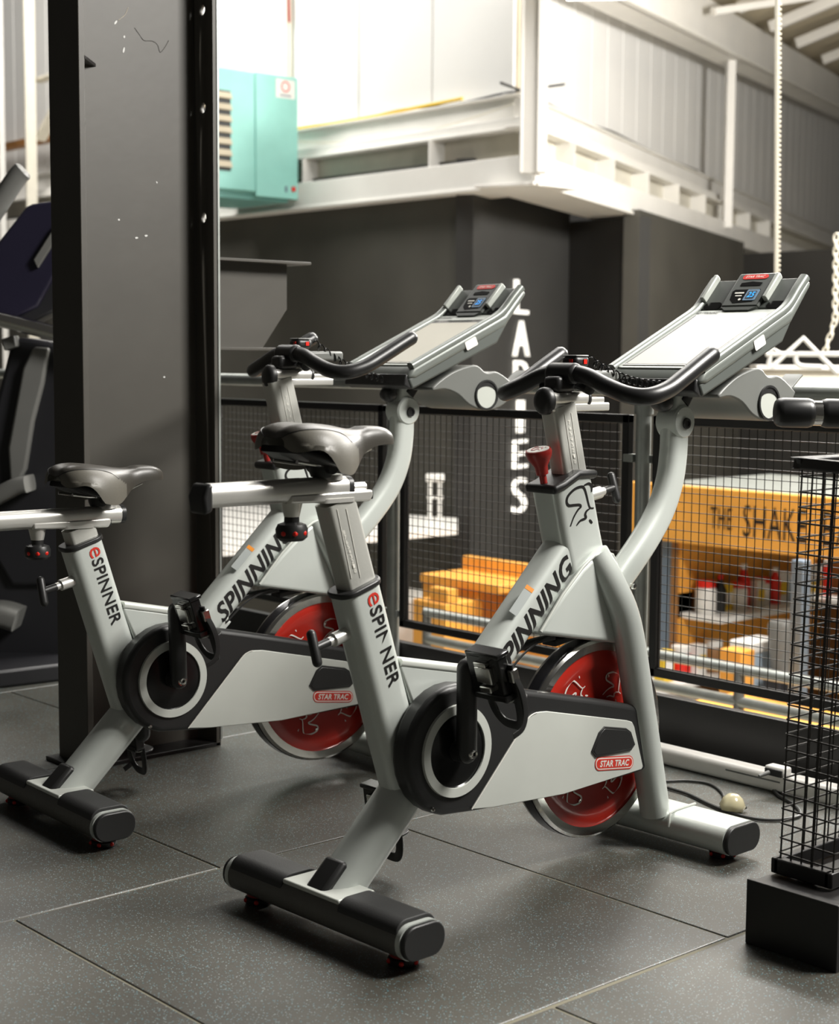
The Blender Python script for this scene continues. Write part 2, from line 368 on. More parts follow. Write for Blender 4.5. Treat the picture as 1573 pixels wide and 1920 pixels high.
# white posts
def ipost(name, px, o, d, zb, zt, label, w=.16):
    g = thing(name, label, 'post'); f = frame(o, d, V((0, 0, 1)).cross(d))
    obj('flange', xf(box(-w/2, -w/2+.018, -.03, .03, zb, zt), f), 'white_steel', g, .003)
    obj('web', xf(box(-w/2, w/2, .0, .02, zb, zt), f), 'white_steel', g, .003)
    obj('flange', xf(box(w/2-.06, w/2, -.06, .06, zb, zt), f), 'white_steel', g, .003)
    return g
ipost('steel_post', 1000, PC - fh*.05 + V((.02, .05, 0)), rt, 2.24, 3.40, 'white steel corner post where the two girders meet')
def wall_post(px, label, w, base, d, off, zb=2.3, m='white_steel', zt=5.3):
    p = ray_line(px, base, d); p = p - fh*off
    return tag(obj('steel_post', xf(merge([box(-w/2, w/2, 0, .02, zb, zt), box(-w/2, -w/2+.015, 0, .1, zb, zt)]), frame(p, rt, fh)), m, None, .003), label, 'post')
wall_post(1357, 'white steel post on the right wall next to the hanging rope', .075, PC, WD, .06, zt=hd(1357, 108, ray_line(1357, PC, WD).dot(fh)-.06).z)
wall_post(544, 'pale steel post above the teal heater', .05, (UL, 0), (0, 1), .05, 2.9, 'cream')
wall_post(70, 'tan steel post behind the black exercise machine', .10, (U1-.13, 0), (0, 1), .12, .5, 'cream')
wall_post(17, 'thin pale conduit post behind the black exercise machine handle', .05, (U1-.13, 0), (0, 1), .12, .5, 'white_steel')
p = ray_line(553, (UL, 0), (0, 1)); cable('wall_cable', [(UL-.05, p.y, 3.6), (UL-.06, p.y+.01, 4.2), (UL-.05, p.y-.01, 5)], .01, 'red_plastic', 'thin red cable beside the pale post above the heater')
# brace frame at far left
p0 = hu(70, 152, UL-.3); p1 = hu(110, 138, UL-.3); p2 = hu(75, 262, UL-.3); p3 = hu(112, 190, UL-.3)
t = thing('wall_brace', 'tan diagonal brace joined to the tan steel post', 'brace')
obj('brace_bar', sweep([p0, p1+(p1-p0)*2], rrect(.10, .03, .005)), 'cream', t); obj('brace_bar', sweep([p2, p3+(p3-p2)*2], rrect(.11, .03, .005)), 'cream', t)
q = hu(30, 272, UL-.15); tag(obj('timber_strip', box(UL-.2, UL-.1, q.y-1.0, q.y+2.5, q.z-.03, q.z+.03), 'brown_wood'), 'dark horizontal strip on the wall behind the black machine', 'strip')
# roof: eaves beam, tan sheets and purlins at the upper right
fE = frame(CL, WD, V((0, 0, 1)).cross(WD))
def on_wall(px, py, off=0): return fE.inverted() @ hit(px, py, CL+WN*off, WN)
a = on_wall(1160, 0, .45); b = on_wall(1573, 203, .45); zr0 = a.z; sl = (b.z-a.z)/(b.x-a.x)
def rafter_z(x, base=0): return zr0+sl*(x-a.x)+base
rp = [(x, rafter_z(x)) for x in (-1.0, 13)]; tall = .36
g = thing('eaves_beam', 'large white roof beam running along the top of the right wall', 'beam')
obj('web', xf(prism([rp[0], rp[1], (rp[1][0], rp[1][1]+tall), (rp[0][0], rp[0][1]+tall)], -.45, -.42), fE), 'white_steel', g)
obj('flange', xf(prism([rp[0], rp[1], (rp[1][0], rp[1][1]+.02), (rp[0][0], rp[0][1]+.02)], -.5, -.2), fE), 'white_steel', g)
rs = obj('ceiling', xf(merge([([(-1, -.3, rafter_z(-1, tall+.06)), (13, -.3, rafter_z(13, tall+.06)), (13, -4.2, rafter_z(13, tall+1.3)), (-1, -4.2, rafter_z(-1, tall+1.3)), (-1, -.3, rafter_z(-1, tall+.1)), (13, -.3, rafter_z(13, tall+.1)), (13, -4.2, rafter_z(13, tall+1.35)), (-1, -4.2, rafter_z(-1, tall+1.35))], [(0, 1, 2, 3), (7, 6, 5, 4), (0, 4, 5, 1), (1, 5, 6, 2), (2, 6, 7, 3), (3, 7, 4, 0)])]), fE), 'tan_roof'); struct(rs)
for i, x in enumerate((2.6, 3.9, 5.2, 6.5, 8.0, 9.6)):
    tag(obj('purlin', xf(sweep([(x, -.56, rafter_z(x, tall+.0)), (x, -4.1, rafter_z(x, tall+1.2))], rrect(.07, .1, .01)), fE), 'white_steel'), 'white roof purlin meeting the large roof beam', 'purlin', 'roof purlins')
tag(obj('purlin', xf(sweep([(3.0, -.56, rafter_z(3.0, tall-.15)), (5.6, -2.6, rafter_z(5.6, tall+.42))], rrect(.06, .06, .01)), fE), 'white_steel'), 'white diagonal roof brace above the large roof beam', 'brace')
# lamp at the top edge
lp = hd(1118, -2, 7.5)
t = thing('ceiling_lamp', 'bright white tube lamp hanging in front of the corner cladding', 'lamp', lp)
obj('diffuser', sweep([(-.09, .1, .02), (.09, -.1, .02)], circ(.03, 12, 1.4, .8), (0, 0, 1)), 'lamp', t); obj('housing', sweep([(-.10, .11, .045), (.10, -.11, .045)], rrect(.05, .02, .005), (0, 0, 1)), 'white_steel', t)
obj('suspension_wire', rod((0, 0, .05), (0, 0, 2), .004), 'white_steel', t)

# ================================================================== TEAL HEATER
hf = 9.25
tl = hv(405, 127, hf); br = hv(557, 375, hf); zt = hv(557, 147, hf).z; u0h, u1h = tl.x-.35, br.x
t = thing('unit_heater', 'teal wall heater with tan louvres above the dark wall', 'heater')
obj('casing', box(u0h, u1h, hf, hf+.75, br.z+.03, zt), 'teal', t, .012)
us = hv(478, 300, hf).x
obj('side_panel', box(us, u1h, hf-.012, hf, br.z+.0, zt), 'teal', t, .006)
obj('base_tray', box(u0h, u1h-.04, hf+.05, hf+.72, br.z-.02, br.z+.04), 'teal_dark', t, .004)
obj('top_box', box(u0h, hv(464, 120, hf).x, hf+.1, hf+.6, zt, zt+.07), 'cream', t, .004)
lz0, lz1, lu0, lu1 = hv(425, 320, hf).z, hv(425, 170, hf).z, u0h+.05, hv(432, 240, hf).x
fo = obj('louvre_opening', box(lu0, lu1, hf-.004, hf+.002, lz0, lz1), 'black', t)
n = 7
for i in range(n):
    z = lz0+(i+.55)*(lz1-lz0)/n
    obj('louvre_blade', xf(box(lu0, lu1-.005, -.004, .004, -.024, .024), T(0, hf-.02, z) @ R(-28, 'X')), 'louver', t)
lbx = hv(515, 150, hf).x; lbz = hv(520, 183, hf).z
lb = obj('label_plate', box(lbx, u1h-.03, hf-.0145, hf-.0125, lbz, lbz+.13), 'white_gloss', t)
cx = (lbx+u1h-.03)/2
obj('emblem', lathe([(.030, hf-.016), (.038, hf-.016), (.038, hf-.0146), (.030, hf-.0146)], 24, 'Y', (cx, 0, lbz+.08), True), 'red_bright', lb)
obj('emblem', [box(cx-.05, cx+.05, hf-.0155, hf-.0146, lbz+.014, lbz+.024)], 'blue_grey', lb)
sx = hv(535, 355, hf)
obj('switch', box(sx.x-.012, sx.x+.004, hf-.02, hf-.012, sx.z-.02, sx.z+.02), 'blue_grey', t); sx = hv(548, 355, hf)
obj('switch', box(sx.x-.016, sx.x+.014, hf-.022, hf-.012, sx.z-.016, sx.z+.016), 'red_bright', t)
fp = hv(416, 95, hf); obj('flue_pipe', [rod((fp.x, hf+.3, zt), (fp.x, hf+.3, zt+.28), .05), lathe([(.055, 0), (.055, .02)], 16, 'Z', (fp.x, hf+.3, zt+.1)), lathe([(.05, .28), (.035, .33), (0, .34)], 16, 'Z', (fp.x, hf+.3, zt))], 'white_steel', t)

# ================================================================== LADIES letters (vertical)
tl_ = thing('wall_letters', 'white upright letters reading LADIES on the dark wall', 'letters')
fD = frame(P1, WD, (0, 0, 1)); fDi = fD.inverted()
def on_D(px, py): q = fDi @ hit(px, py, P1, WN); return q
for ch, (x0, x1, ya, yb) in {'L': (961, 986, 527, 588), 'A': (959, 988, 602, 668), 'D': (960, 987, 676, 738), 'I': (966, 978, 750, 812), 'E': (958, 984, 823, 880), 'S': (956, 983, 893, 965)}.items():
    q0, q1 = on_D(x0, yb), on_D(x1, ya)
    g_ = text(ch, q1.x-q0.x, q1.y-q0.y, 0, -.004, 0)
    g_ = merge([g_, ([(p[0], p[1], .02) for p in g_[0]], g_[1])])
    obj('letter', xf(g_, fD @ T(q0.x, q0.y, .006)), 'white_letter', tl_)

# ================================================================== RAILING
rl = thing('railing', 'grey galvanised tube railing with posts behind the bikes', 'railing')
for v_ in (1.854, 2.927, 4.0, 5.073, 6.146):
    p = obj('post', rod((FENCE_U, v_, FZ), (FENCE_U, v_, 1.02), .0215, 16), 'gal', rl)
    obj('collar', rod((FENCE_U, v_, .965), (FENCE_U, v_, 1.01), .027, 16), 'gal', p); obj('base_flange', [rod((FENCE_U, v_, FZ), (FENCE_U, v_, FZ+.012), .05, 16), rod((FENCE_U, v_, FZ), (FENCE_U, v_, .08), .028, 16)], 'gal', p)
    for z in (.26, .83):
        for s_ in (-1, 1): obj('clip', box(FENCE_U-.022, FENCE_U+.006, v_+s_*.02-.02*(s_ < 0), v_+s_*.02+.035*(s_ > 0)-.015*(s_ < 0), z, z+.022), 'gal', p)
obj('top_rail', rod((FENCE_U, 1.2, 1.035), (FENCE_U, 8, 1.035), .0215, 16), 'gal', rl)
names = {0: 'black framed wire mesh panel directly behind the wire basket stand', 1: 'black framed wire mesh panel between the two bikes consoles', 2: 'black framed wire mesh panel next to the steel column', 3: 'black framed wire mesh panel hidden mostly behind the steel column'}
for i, v0 in enumerate((1.899, 2.972, 4.045, 5.118)):
    t = thing('mesh_panel', names[i], 'mesh panel', (FENCE_U, v0, .228)); W_, H_ = .985, .735
    for bb in (box(-.012, .012, 0, W_, 0, .025), box(-.012, .012, 0, W_, H_-.025, H_), box(-.012, .012, 0, .025, 0, H_), box(-.012, .012, W_-.025, W_, 0, H_)):
        obj('frame_bar', bb, 'black_paint', t, .003)
    gs = []; ny, nz = int(W_/.0262), int(H_/.0262)
    for k in range(1, ny): y_ = W_*k/ny; gs.append(sweep([(.0, y_, .01), (.0, y_, H_-.01)], circ(.00125, 5), (1, 0, 0)))
    for k in range(1, nz): z_ = H_*k/nz; gs.append(sweep([(.0025, .01, z_), (.0025, W_-.01, z_)], circ(.00125, 5), (0, 0, 1)))
    stuff(obj('wire_mesh', gs, 'wire_dark', t))

# ================================================================== STEEL COLUMN
t = thing('steel_column', 'dark grey painted steel I-section column between the machines', 'column', (2.112, 3.667, FZ))
CH = 3.2; Wc = .154; Dc = .424
obj('flange', box(0, .018, 0, Wc, 0, CH), 'col_grey', t, .002); fb = obj('flange', box(Dc-.014, Dc, 0, Wc, 0, CH), 'col_grey', t)
wb = obj('web', box(.018, Dc-.02, Wc*.55, Wc*.55+.012, 0, CH), 'col_grey', t)
cut = obj('cutter', [rod((Dc-.05, .050, hu(px_, py_, 2.112+Dc-.014).z-FZ), (Dc+.05, .050, hu(px_, py_, 2.112+Dc-.014).z-FZ), .0145, 16) for px_, py_ in ((376, 203), (378, 408), (374, 20))], 'col_grey', t)
bo_ = fb.modifiers.new('holes', 'BOOLEAN'); bo_.object = cut; bo_.operation = 'DIFFERENCE'; bo_.solver = 'EXACT'; bpy.context.view_layer.update()
me_ = bpy.data.meshes.new_from_object(fb.evaluated_get(bpy.context.evaluated_depsgraph_get())); fb.modifiers.clear(); fb.data = me_; bpy.data.objects.remove(cut, do_unlink=True)
bz = hv(180, 122, 3.75).z-FZ
obj('bracket_plate', prism_z([(.018, .0), (.018, Wc*.55), (.10, Wc*.55)], bz-.004, bz+.004), 'black_paint', t); obj('bracket_plate', prism([(.019, bz-.03), (.019, bz), (.06, bz)], .07, .076), 'black_paint', t)
for px, py, a_, L_ in ((217, 42, 50, .014), (233, 69, 80, .007), (232, 94, 75, .016), (294, 342, 40, .004), (256, 446, 10, .010), (274, 442, 10, .010), (308, 707, 5, .006), (223, 412, 10, .006)):
    q = hv(px, py, 3.667+Wc*.55-.001)
    obj('paint_chip', xf(prism(circ(1, 9, L_/2, .0026), -.0006, .0006), T(q.x-2.112, Wc*.55-.0005, q.z-FZ) @ R(-a_, 'Y')), 'chip', wb)
def crack(pts, m='louver', r=.0007):
    return obj('paint_crack', sweep(smooth([V((hv(x, y, 3.667+Wc*.55).x-2.112, Wc*.55-.0006, hv(x, y, 3.667+Wc*.55).z-FZ)) for x, y in pts], 4), circ(r, 5), (0, 1, 0)), m, wb)
crack([(252, 52), (262, 66), (270, 76), (285, 77), (295, 84), (300, 98), (308, 90), (316, 76)], 'col_grey'); crack([(240, 14), (234, 28), (222, 38)], 'louver', .0006)
# beam stub
obj('stub_top_plate', box(Dc, .763, .02, .14, 1.359, 1.367), 'col_grey', t, .001); obj('stub_bottom_plate', box(Dc, .66, .02, .14, 1.112, 1.12), 'col_grey', t, .001)
obj('stub_web', prism([(Dc, 1.12), (.628, 1.12), (.715, 1.232), (.715, 1.359), (Dc, 1.359)], .074, .086), 'col_grey', t)
obj('base_plate', box(-.03, Dc+.0, -.0, Wc+.02, .0, .012), 'black_paint', t, .002)
for z in (1.74, 1.17, .72): obj('bolt', rod((Dc-.01, .02, z), (Dc+.012, .02, z), .006, 6), 'black', fb)
obj('edge_strip', box(Dc-.002, Dc+.004, -.003, .004, .02, CH), 'gal', t)

# ================================================================== SPIN BIKES
def spin_bike(label, loc, rz, sdx, sdz, bdx, bdz, post_dz, spin=0.):
    B = thing('spin_bike', label, 'exercise bike', loc, rz, 'spin bikes in a row along the railing')
    # ---- frame tubes
    st = obj('seat_tube', sweep([(-.052, 0, .235), (-.195, 0, .683)], rrect(.094, .068, .026, 5)), 'silver', B)
    obj('collar', sweep([(-.1935, 0, .679), (-.1970, 0, .690)], rrect(.102, .076, .028, 5)), 'black', st, .003)
    ll = obj('rear_leg', sweep(smooth([(-.045, 0, .290), (-.075, 0, .258), (-.13, 0, .204), (-.20, 0, .135), (-.252, 0, .085)], 5), rrect(.086, .088, .036, 5)), 'silver', B)
    obj('leg_fin', prism([(-.240, .166), (-.222, .150), (-.258, .094), (-.308, .094), (-.294, .116)], -.028, .028), 'black', ll, .008)
    dt = obj('down_tube', sweep([(-.03, 0, .305), (.385, 0, .708)], rrect(.078, .074, .026, 6)), 'silver', B)
    ht = obj('head_tube', sweep([(.445, 0, .645), (.415, 0, .74), (.381, 0, .862)], rrect(.122, .080, .020, 6)), 'silver', B)
    obj('collar', prism([(.316, .834), (.350, .843), (.395, .864), (.450, .864), (.454, .882), (.392, .884), (.345, .862), (.313, .853)], -.045, .045), 'black', ht, .008, 3)
    mb = obj('cross_member', prism([(-.105, .528), (.205, .462), (.14, .40), (-.05, .40)], -.028, .028), 'silver', B, .006)
    obj('top_lip', sweep([(-.098, 0, .530), (.19, 0, .469)], rrect(.016, .06, .006)), 'silver_flat', mb)
    for s in (-1, 1):
        f = obj('fork_blade', sweep(smooth([(.455, s*.03, .70), (.490, s*.052, .63), (.530, s*.064, .54), (.578, s*.066, .35), (.640, s*.066, .10)], 6), circ(.034, 16)), 'silver', B)
    gs = obj('fender', prism([(.262, .547), (.335, .622), (.398, .674), (.430, .694), (.462, .702), (.488, .694), (.505, .672), (.585, .486)], -.052, .052), 'silver', B, .010, 3)
    obj('fender_trim', sweep([(.268, -.053, .553), (.335, -.053, .626), (.398, -.053, .679), (.432, -.053, .699), (.464, -.053, .706), (.492, -.053, .697), (.508, -.053, .672)], rrect(.006, .006, .002)), 'silver_flat', gs)
    # ---- stabilisers
    def stab(name, x, z, w, h, half, pads):
        sb = obj(name, sweep([(x, -half, z), (x, half, z)], rrect(h, w, h*.48, 6), (1, 0, 0)), 'silver', B)
        for s in (-1, 1):
            obj('end_cap', sweep([(x, s*half, z), (x, s*(half+.012), z)], rrect(h*.97, w*.97, h*.46, 6), (1, 0, 0)), 'black', sb, .003)
            ft = obj('levelling_foot', [lathe([(0, FZ), (.027, FZ), (.029, FZ+.004), (.029, FZ+.012), (.014, FZ+.016), (.012, z-h/2+.004), (0, z-h/2+.004)], 18, 'Z', (x, s*(half-.045), 0))], 'black', sb)
            obj('foot_ring', lathe([(.0, z-h/2-.007), (.026, z-h/2-.007), (.026, z-h/2-.002), (0, z-h/2-.002)], 18, 'Z', (x, s*(half-.045), 0)), 'red_plastic', ft)
            for aa in (100, 160, 220, 280): obj('foot_marker', xf(rounded_rod((.024, 0, FZ+.008), (.033, 0, FZ+.008), .005, 8), T(x, s*(half-.045), 0) @ R(aa, 'Z')), 'red_bright', ft)
            if pads: obj('foot_pad', sweep([(x, s*.085, z+.009), (x, s*(half-.012), z+.009)], rrect(h*.96, w*.93, h*.40, 6), (1, 0, 0)), 'rubber', sb, .002)
        return sb
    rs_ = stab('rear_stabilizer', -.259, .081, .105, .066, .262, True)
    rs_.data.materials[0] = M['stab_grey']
    for s in (-1, 1): obj('end_trim', sweep([(-.259, s*.252, .081), (-.259, s*.263, .081)], rrect(.067, .106, .032, 6), (1, 0, 0)), 'silver', rs_)
    obj('saddle_plate', sweep([(-.258, -.084, .112), (-.258, .084, .112)], rrect(.010, .09, .004), (1, 0, 0)), 'silver_flat', rs_, .002)
    fs = stab('front_stabilizer', .690, .076, .125, .066, .262, False)
    obj('seam_trim', sweep(smooth([(.628, -.115, .080), (.632, -.113, .102), (.650, -.110, .111), (.735, -.105, .111)], 4), circ(.003, 6), (0, 0, 1)), 'silver_flat', fs)
    # ---- flywheel
    FC = (.483, 0, .287)
    fw_ = obj('flywheel', lathe([(.196, -.024), (.214, -.026), (.220, -.021), (.220, .021), (.214, .026), (.196, .024)], 72, 'Y', FC, True), 'chrome', B, ang=30)
    obj('flywheel_edge', lathe([(.2195, -.014), (.2215, -.014), (.2215, .014), (.2195, .014)], 72, 'Y', FC, True), 'tyre_black', fw_)
    for s in (-1, 1):
        dk = obj('red_disc', lathe([(.197, s*.020), (.190, s*.022), (.164, s*.022), (.150, s*.014), (.05, s*.012), (0, s*.012)], 64, 'Y', FC), 'red', fw_)
        obj('hub', lathe([(0, s*.045), (.018, s*.045), (.020, s*.03), (.045, s*.026), (.05, s*.012)], 24, 'Y', FC), 'black', fw_)
        for k in range(6):
            a = rad(60*k+spin+12)
            obj('rivet', lathe([(0, s*.018), (.004, s*.017), (.005, s*.012)], 8, 'Y', (FC[0]+.14*math.cos(a), 0, FC[2]+.14*math.sin(a))), 'chrome', dk)
        if s < 0:
            for k in range(6):
                mt = T(*FC) @ R(-(60*k+spin), 'Y') @ frame((.094, -.0160, .033), (0, 0, -1), (1, 0, 0))
                obj('rider_emblem', xf(logo(.066, .066, .0040), mt), 'white_ink', dk)
    br_ = obj('brake_arm', sweep(smooth([(.20, -.012, .50), (.27, -.012, .522), (.35, -.012, .527)], 4), rrect(.012, .016, .003)), 'black', B); obj('brake_pad', prism([(.35, .506), (.43, .516), (.43, .53), (.35, .52)], -.02, .02), 'black', br_, .003)
    obj('brake_cable', sweep(smooth([(.185, -.03, .462), (.24, -.03, .505), (.30, -.03, .530), (.36, -.02, .535)], 5), circ(.0025, 6)), 'black', B)
    # ---- chain guard
    arc = [(.131*math.cos(rad(a)), .351+.131*math.sin(rad(a))) for a in range(88, 262, 12)]
    outl = arc + [(.06, .216), (.312, .203), (.555, .208), (.608, .211), (.632, .226), (.604, .338), (.570, .356), (.40, .398), (.202, .443), (.131, .458), (.06, .474)]
    cg = obj('chain_guard', prism(outl, -.082, -.034), 'black', B, .012, 3)
    pan = [(.040, .225)] + [(p.x, p.z) for p in smooth([(.192, 0, .379), (.205, 0, .389), (.225, 0, .394), (.256, 0, .392)], 3)] + [(.513, .334), (.530, .328), (.538, .316), (.570, .222), (.566, .216), (.312, .206), (.10, .2175)]
    obj('silver_panel', prism(pan, -.0855, -.0815), 'silver_flat', cg, .0015)
    obj('panel_edge', sweep([(p[0], -.086, p[1]) for p in pan[:8]], circ(.0012, 5)), 'white_ink', cg)
    vt = [(.398, .284), (.420, .320), (.435, .330), (.508, .315), (.522, .306), (.536, .277), (.525, .268), (.410, .272)]
    v_ = obj('vent_cover', prism(vt, -.0895, -.0835), 'black', cg, .003); obj('vent_rim', sweep([(x, -.0862, z) for x, z in vt], circ(.003, 6), closed=True), 'black', v_)
    # badge
    bd = frame((.408, -.0860, .2395), (.127, 0, -.0165), (0, 0, 1)); bw, bh = .128, .030
    sec = lambda k: [(x+bw/2, y+bh/2-.0) for x, y in rrect(bw-k, bh-k, (bh-k)*.48, 6)]
    bo = obj('badge', xf(prism_z(sec(0), 0, .0006), bd), 'red_ink', cg); obj('badge_line', xf(prism_z(sec(.0045), .0006, .0009), bd), 'white_ink', bo); obj('badge_field', xf(prism_z(sec(.0095), .0009, .0012), bd), 'red_ink', bo)
    obj('badge_lettering', xf(text('STAR TRAC', .098, .0145, .25, .03), bd @ T(.015, .0078, .0010)), 'white_ink', bo)
    C0 = (0, 0, .350)
    obj('silver_ring', lathe([(.073, -.0835), (.074, -.0875), (.092, -.0875), (.093, -.0815)], 56, 'Y', C0), 'silver_flat', cg, ang=30)
    obj('crank_cover', lathe([(.0735, -.085), (.071, -.083), (.05, -.0845), (0, -.0855)], 48, 'Y', C0), 'black_gloss', cg)
    for x, z in ((-.062, .243), (.595, .275)): obj('screw', lathe([(0, -.0845), (.004, -.0842), (.005, -.081)], 10, 'Y', (x, 0, z)), 'chrome', cg)
    # ---- cranks and pedals
    for s, ang in ((-1, 94), (1, -86)):
        ca, sa = math.cos(rad(ang)), math.sin(rad(ang)); y = -.110 if s < 0 else .078
        p1 = V((0, y, .352)); p2 = V((.17*ca, y+s*.012, .352+.17*sa))
        c = obj('crank_arm', rounded_rod(p1-(p2-p1)*.13, p2+(p2-p1)*.12, .0205, 16), 'black', B)
        obj('axle_bolt', [rod(p1+V((0, s*.012, 0)), p1+V((0, s*.018, 0)), .011, 16), lathe([(.004, s*.132), (.008, s*.133), (.010, s*.126)], 14, 'Y', (p1.x, 0, p1.z))], 'chrome', c)
        obj('axle_hub', rod((0, s*.03, .352), (0, y, .352), .022, 18), 'black', c)
        pd = T(p2.x, p2.y, p2.z) @ R(72 if s < 0 else 82, 'Y')
        pg = [xf(box(-.045, .045, s*.018, s*.105, -.013, .013), pd), xf(box(-.05, -.040, s*.022, s*.11, -.017, .017), pd), xf(box(.036, .05, s*.022, s*.11, -.017, .017), pd)]
        pp = obj('pedal', pg, 'black_gloss', B, .003)
        obj('spindle', xf(rod((0, s*.005, 0), (0, s*.06, 0), .008, 10), pd), 'chrome', pp)
        obj('cleat_clip', [xf(box(-.022, .012, s*.045, s*.085, -.022, -.012), pd), xf(box(-.034, -.024, s*.05, s*.08, -.026, -.012), pd), xf(box(.018, .030, s*.05, s*.08, -.024, -.012), pd)], 'chrome', pp, .002)
        for q in (.03, .1): obj('reflector', xf(lathe([(0, 0), (.009, 0), (.009, .002), (0, .002)], 12, 'X', (.0505, s*q, 0)), pd), 'silver_flat', pp)
        cage = [(-.02, s*.03, .012), (.04, s*.032, .012), (.085, s*.036, .014), (.112, s*.05, .018), (.118, s*.072, .020), (.112, s*.094, .018), (.085, s*.106, .014), (.04, s*.108, .012), (-.02, s*.106, .012)]
        obj('toe_cage', [xf(sweep(smooth(cage, 6), rrect(.020, .005, .002), (0, 0, 1)), pd), xf(sweep(smooth([(.06, s*.036, .012), (.06, s*.042, .034), (.062, s*.07, .042), (.06, s*.098, .034), (.06, s*.107, .012)], 5), rrect(.022, .004, .0015), (1, 0, 0)), pd)], 'black', pp)
        obj('strap_buckle', xf(box(-.012, .014, s*.107, s*.120, .002, .02), pd), 'chrome', pp, .002)
        e = pd @ V((0.0, s*.118, .01)); obj('toe_strap', sweep(smooth([e, e+V((.018, s*.004, -.035)), e+V((.030, s*.002, -.075)), e+V((.024, 0, -.105)), e+V((.002, -s*.002, -.118))], 5), rrect(.002, .013, .0008), (1, 0, 0)), 'black', pp)
    # ---- saddle group
    ds = V((sdx, 0, sdz)); k = V((-.318*sdz, 0, sdz))          # slide along the seat tube for the post
    po = obj('seat_post', sweep([V((-.152, 0, .57))+k, V((-.243, 0, .852))+k], rrect(.072, .046, .010, 3)), 'alu_dull', B)
    q0 = V((-.250, 0, .850))+k
    obj('weld_ring', sweep([q0, q0+V((0, 0, .008))], rrect(.086, .052, .015)), 'alu', po)
    if sdz > -.05:
        pa, pb = V((-.212, -.0236, .745)), V((-.247, -.0236, .838)); ps = [pa+(pb-pa)*t_ for t_ in (0, 1)]
        obj('height_scale', [sweep([pa+V((.012, 0, -.04)), pb+V((.012, 0, 0))], rrect(.0012, .0012, .0004)), sweep([pa+V((-.010, 0, -.04)), pb+V((-.010, 0, 0))], rrect(.0012, .0012, .0004))]
            + [xf(text(str(j), .005, .008, 0, 0), frame(pa+(pb-pa)*(j/10)-V((0.002, .0004, .03)), (1, 0, .2), (-.3, 0, 1))) for j in range(9)], 'white_ink', po)
    obj('slider_rail', prism([(q0.x-.115, q0.z+.004), (q0.x+.075, q0.z-.002), (q0.x+.083, q0.z+.010), (q0.x+.08, q0.z+.020), (q0.x-.115, q0.z+.020)], -.024, .024), 'alu', po, .004)
    obj('rail_end', [rod((q0.x-.10, -.0, q0.z+.024), (q0.x+.078, 0, q0.z+.024), .010, 10)], 'alu', po)
    obj('rail_stop', box(q0.x+.076, q0.x+.084, -.022, .022, q0.z+.002, q0.z+.018), 'black', po, .002)
    kn = obj('slider_knob', [lathe([(0, -.066), (.022, -.066), (.029, -.060), (.030, -.045), (.026, -.036), (.014, -.032), (.014, -.022), (.012, -.02), (.012, .01), (0, .01)], 20, 'Z', (q0.x-.095, 0, q0.z))], 'black', po)
    obj('knob_neck', rod((q0.x-.095, 0, q0.z-.022), (q0.x-.095, 0, q0.z+.004), .0145, 16, .020), 'alu', kn)
    for a_ in (200, 245, 290, 20, 110): obj('knob_marker', xf(rounded_rod((.0245, 0, -.058), (.0245, 0, -.044), .0068, 8), T(q0.x-.095, 0, q0.z) @ R(a_, 'Z')), 'red_bright', kn)
    X0 = V((-.219, 0, .876))+ds
    sl_ = obj('seat_slider', sweep([X0+V((-.318, 0, 0)), X0], rrect(.043, .046, .018, 5)), 'alu', B)
    obj('end_cap', prism([(X0.x-.334, X0.z-.032), (X0.x-.316, X0.z-.026), (X0.x-.316, X0.z+.0235), (X0.x-.328, X0.z+.022), (X0.x-.338, X0.z+.0)], -.0245, .0245), 'black', sl_, .008, 3)
    obj('end_cap', sweep([X0+V((-.006, 0, 0)), X0+V((.005, 0, 0))], rrect(.043, .047, .017, 5)), 'black', sl_)
    obj('fore_aft_scale', [xf(text(str(j), .004, .007, 0, 0), frame(X0+V((-.255+.024*j, -.0221, -.004)), (1, 0, 0), (0, 0, 1))) for j in range(10)], 'cup_grey', sl_)
    # saddle shell
    stn = [(-.398, .034, .978, .958), (-.391, .062, .990, .944), (-.374, .084, .998, .930), (-.348, .096, 1.001, .920), (-.318, .096, .999, .912), (-.290, .087, .996, .906), (-.265, .072, .992, .908), (-.240, .055, .989, .922), (-.215, .041, .988, .940), (-.185, .035, .990, .952), (-.155, .031, .989, .955), (-.135, .026, .984, .954), (-.122, .018, .976, .955), (-.117, .008, .968, .958)]
    hs = V((sdx+.010, 0, sdz)); sec_n = 36; vv = []; F1 = []; F2 = []
    A_ = smooth([(q[0], q[1], q[2]) for q in stn], 4); B_ = smooth([(q[0], q[3], 0) for q in stn], 4)
    stn = [(p.x, max(p.y, .006), p.z, r_.y) for p, r_ in zip(A_, B_)]; lims = []
    for i, (x, wd, tp, bt) in enumerate(stn):
        k_ = min(1, max(0, (-.240-x)/.06)); lims.append(int(round(11*k_**.5)))
        for j in range(sec_n+1):
            a = PI*j/sec_n; c_, s_ = math.cos(a), math.sin(a)
            y = -wd*math.copysign(abs(c_)**.62, c_); z = bt+(tp-bt)*(s_**.72)
            z -= .006*math.exp(-(y/.018)**2) if -.40 < x < -.2 else 0
            arch = .030*max(0, math.sin(PI*min(1, max(0, (x+.395)/.075))))**1.0 if j < 4 or j > sec_n-4 else 0
            vv.append((x+hs.x, y, z+hs.z+arch*(1 if j in (0, sec_n) else .55)*(.5 if j in (3, sec_n-3) else 1)))
    for i in range(len(stn)-1):
        for j in range(sec_n):
            q = (i*(sec_n+1)+j, i*(sec_n+1)+j+1, (i+1)*(sec_n+1)+j+1, (i+1)*(sec_n+1)+j)
            (F2 if j < lims[i] else (F2 if j >= sec_n-lims[i] else F1)).append(q)
    FL = [q for q in F2 if vv[q[0]][1] < 0]; FR = [q for q in F2 if vv[q[0]][1] >= 0]
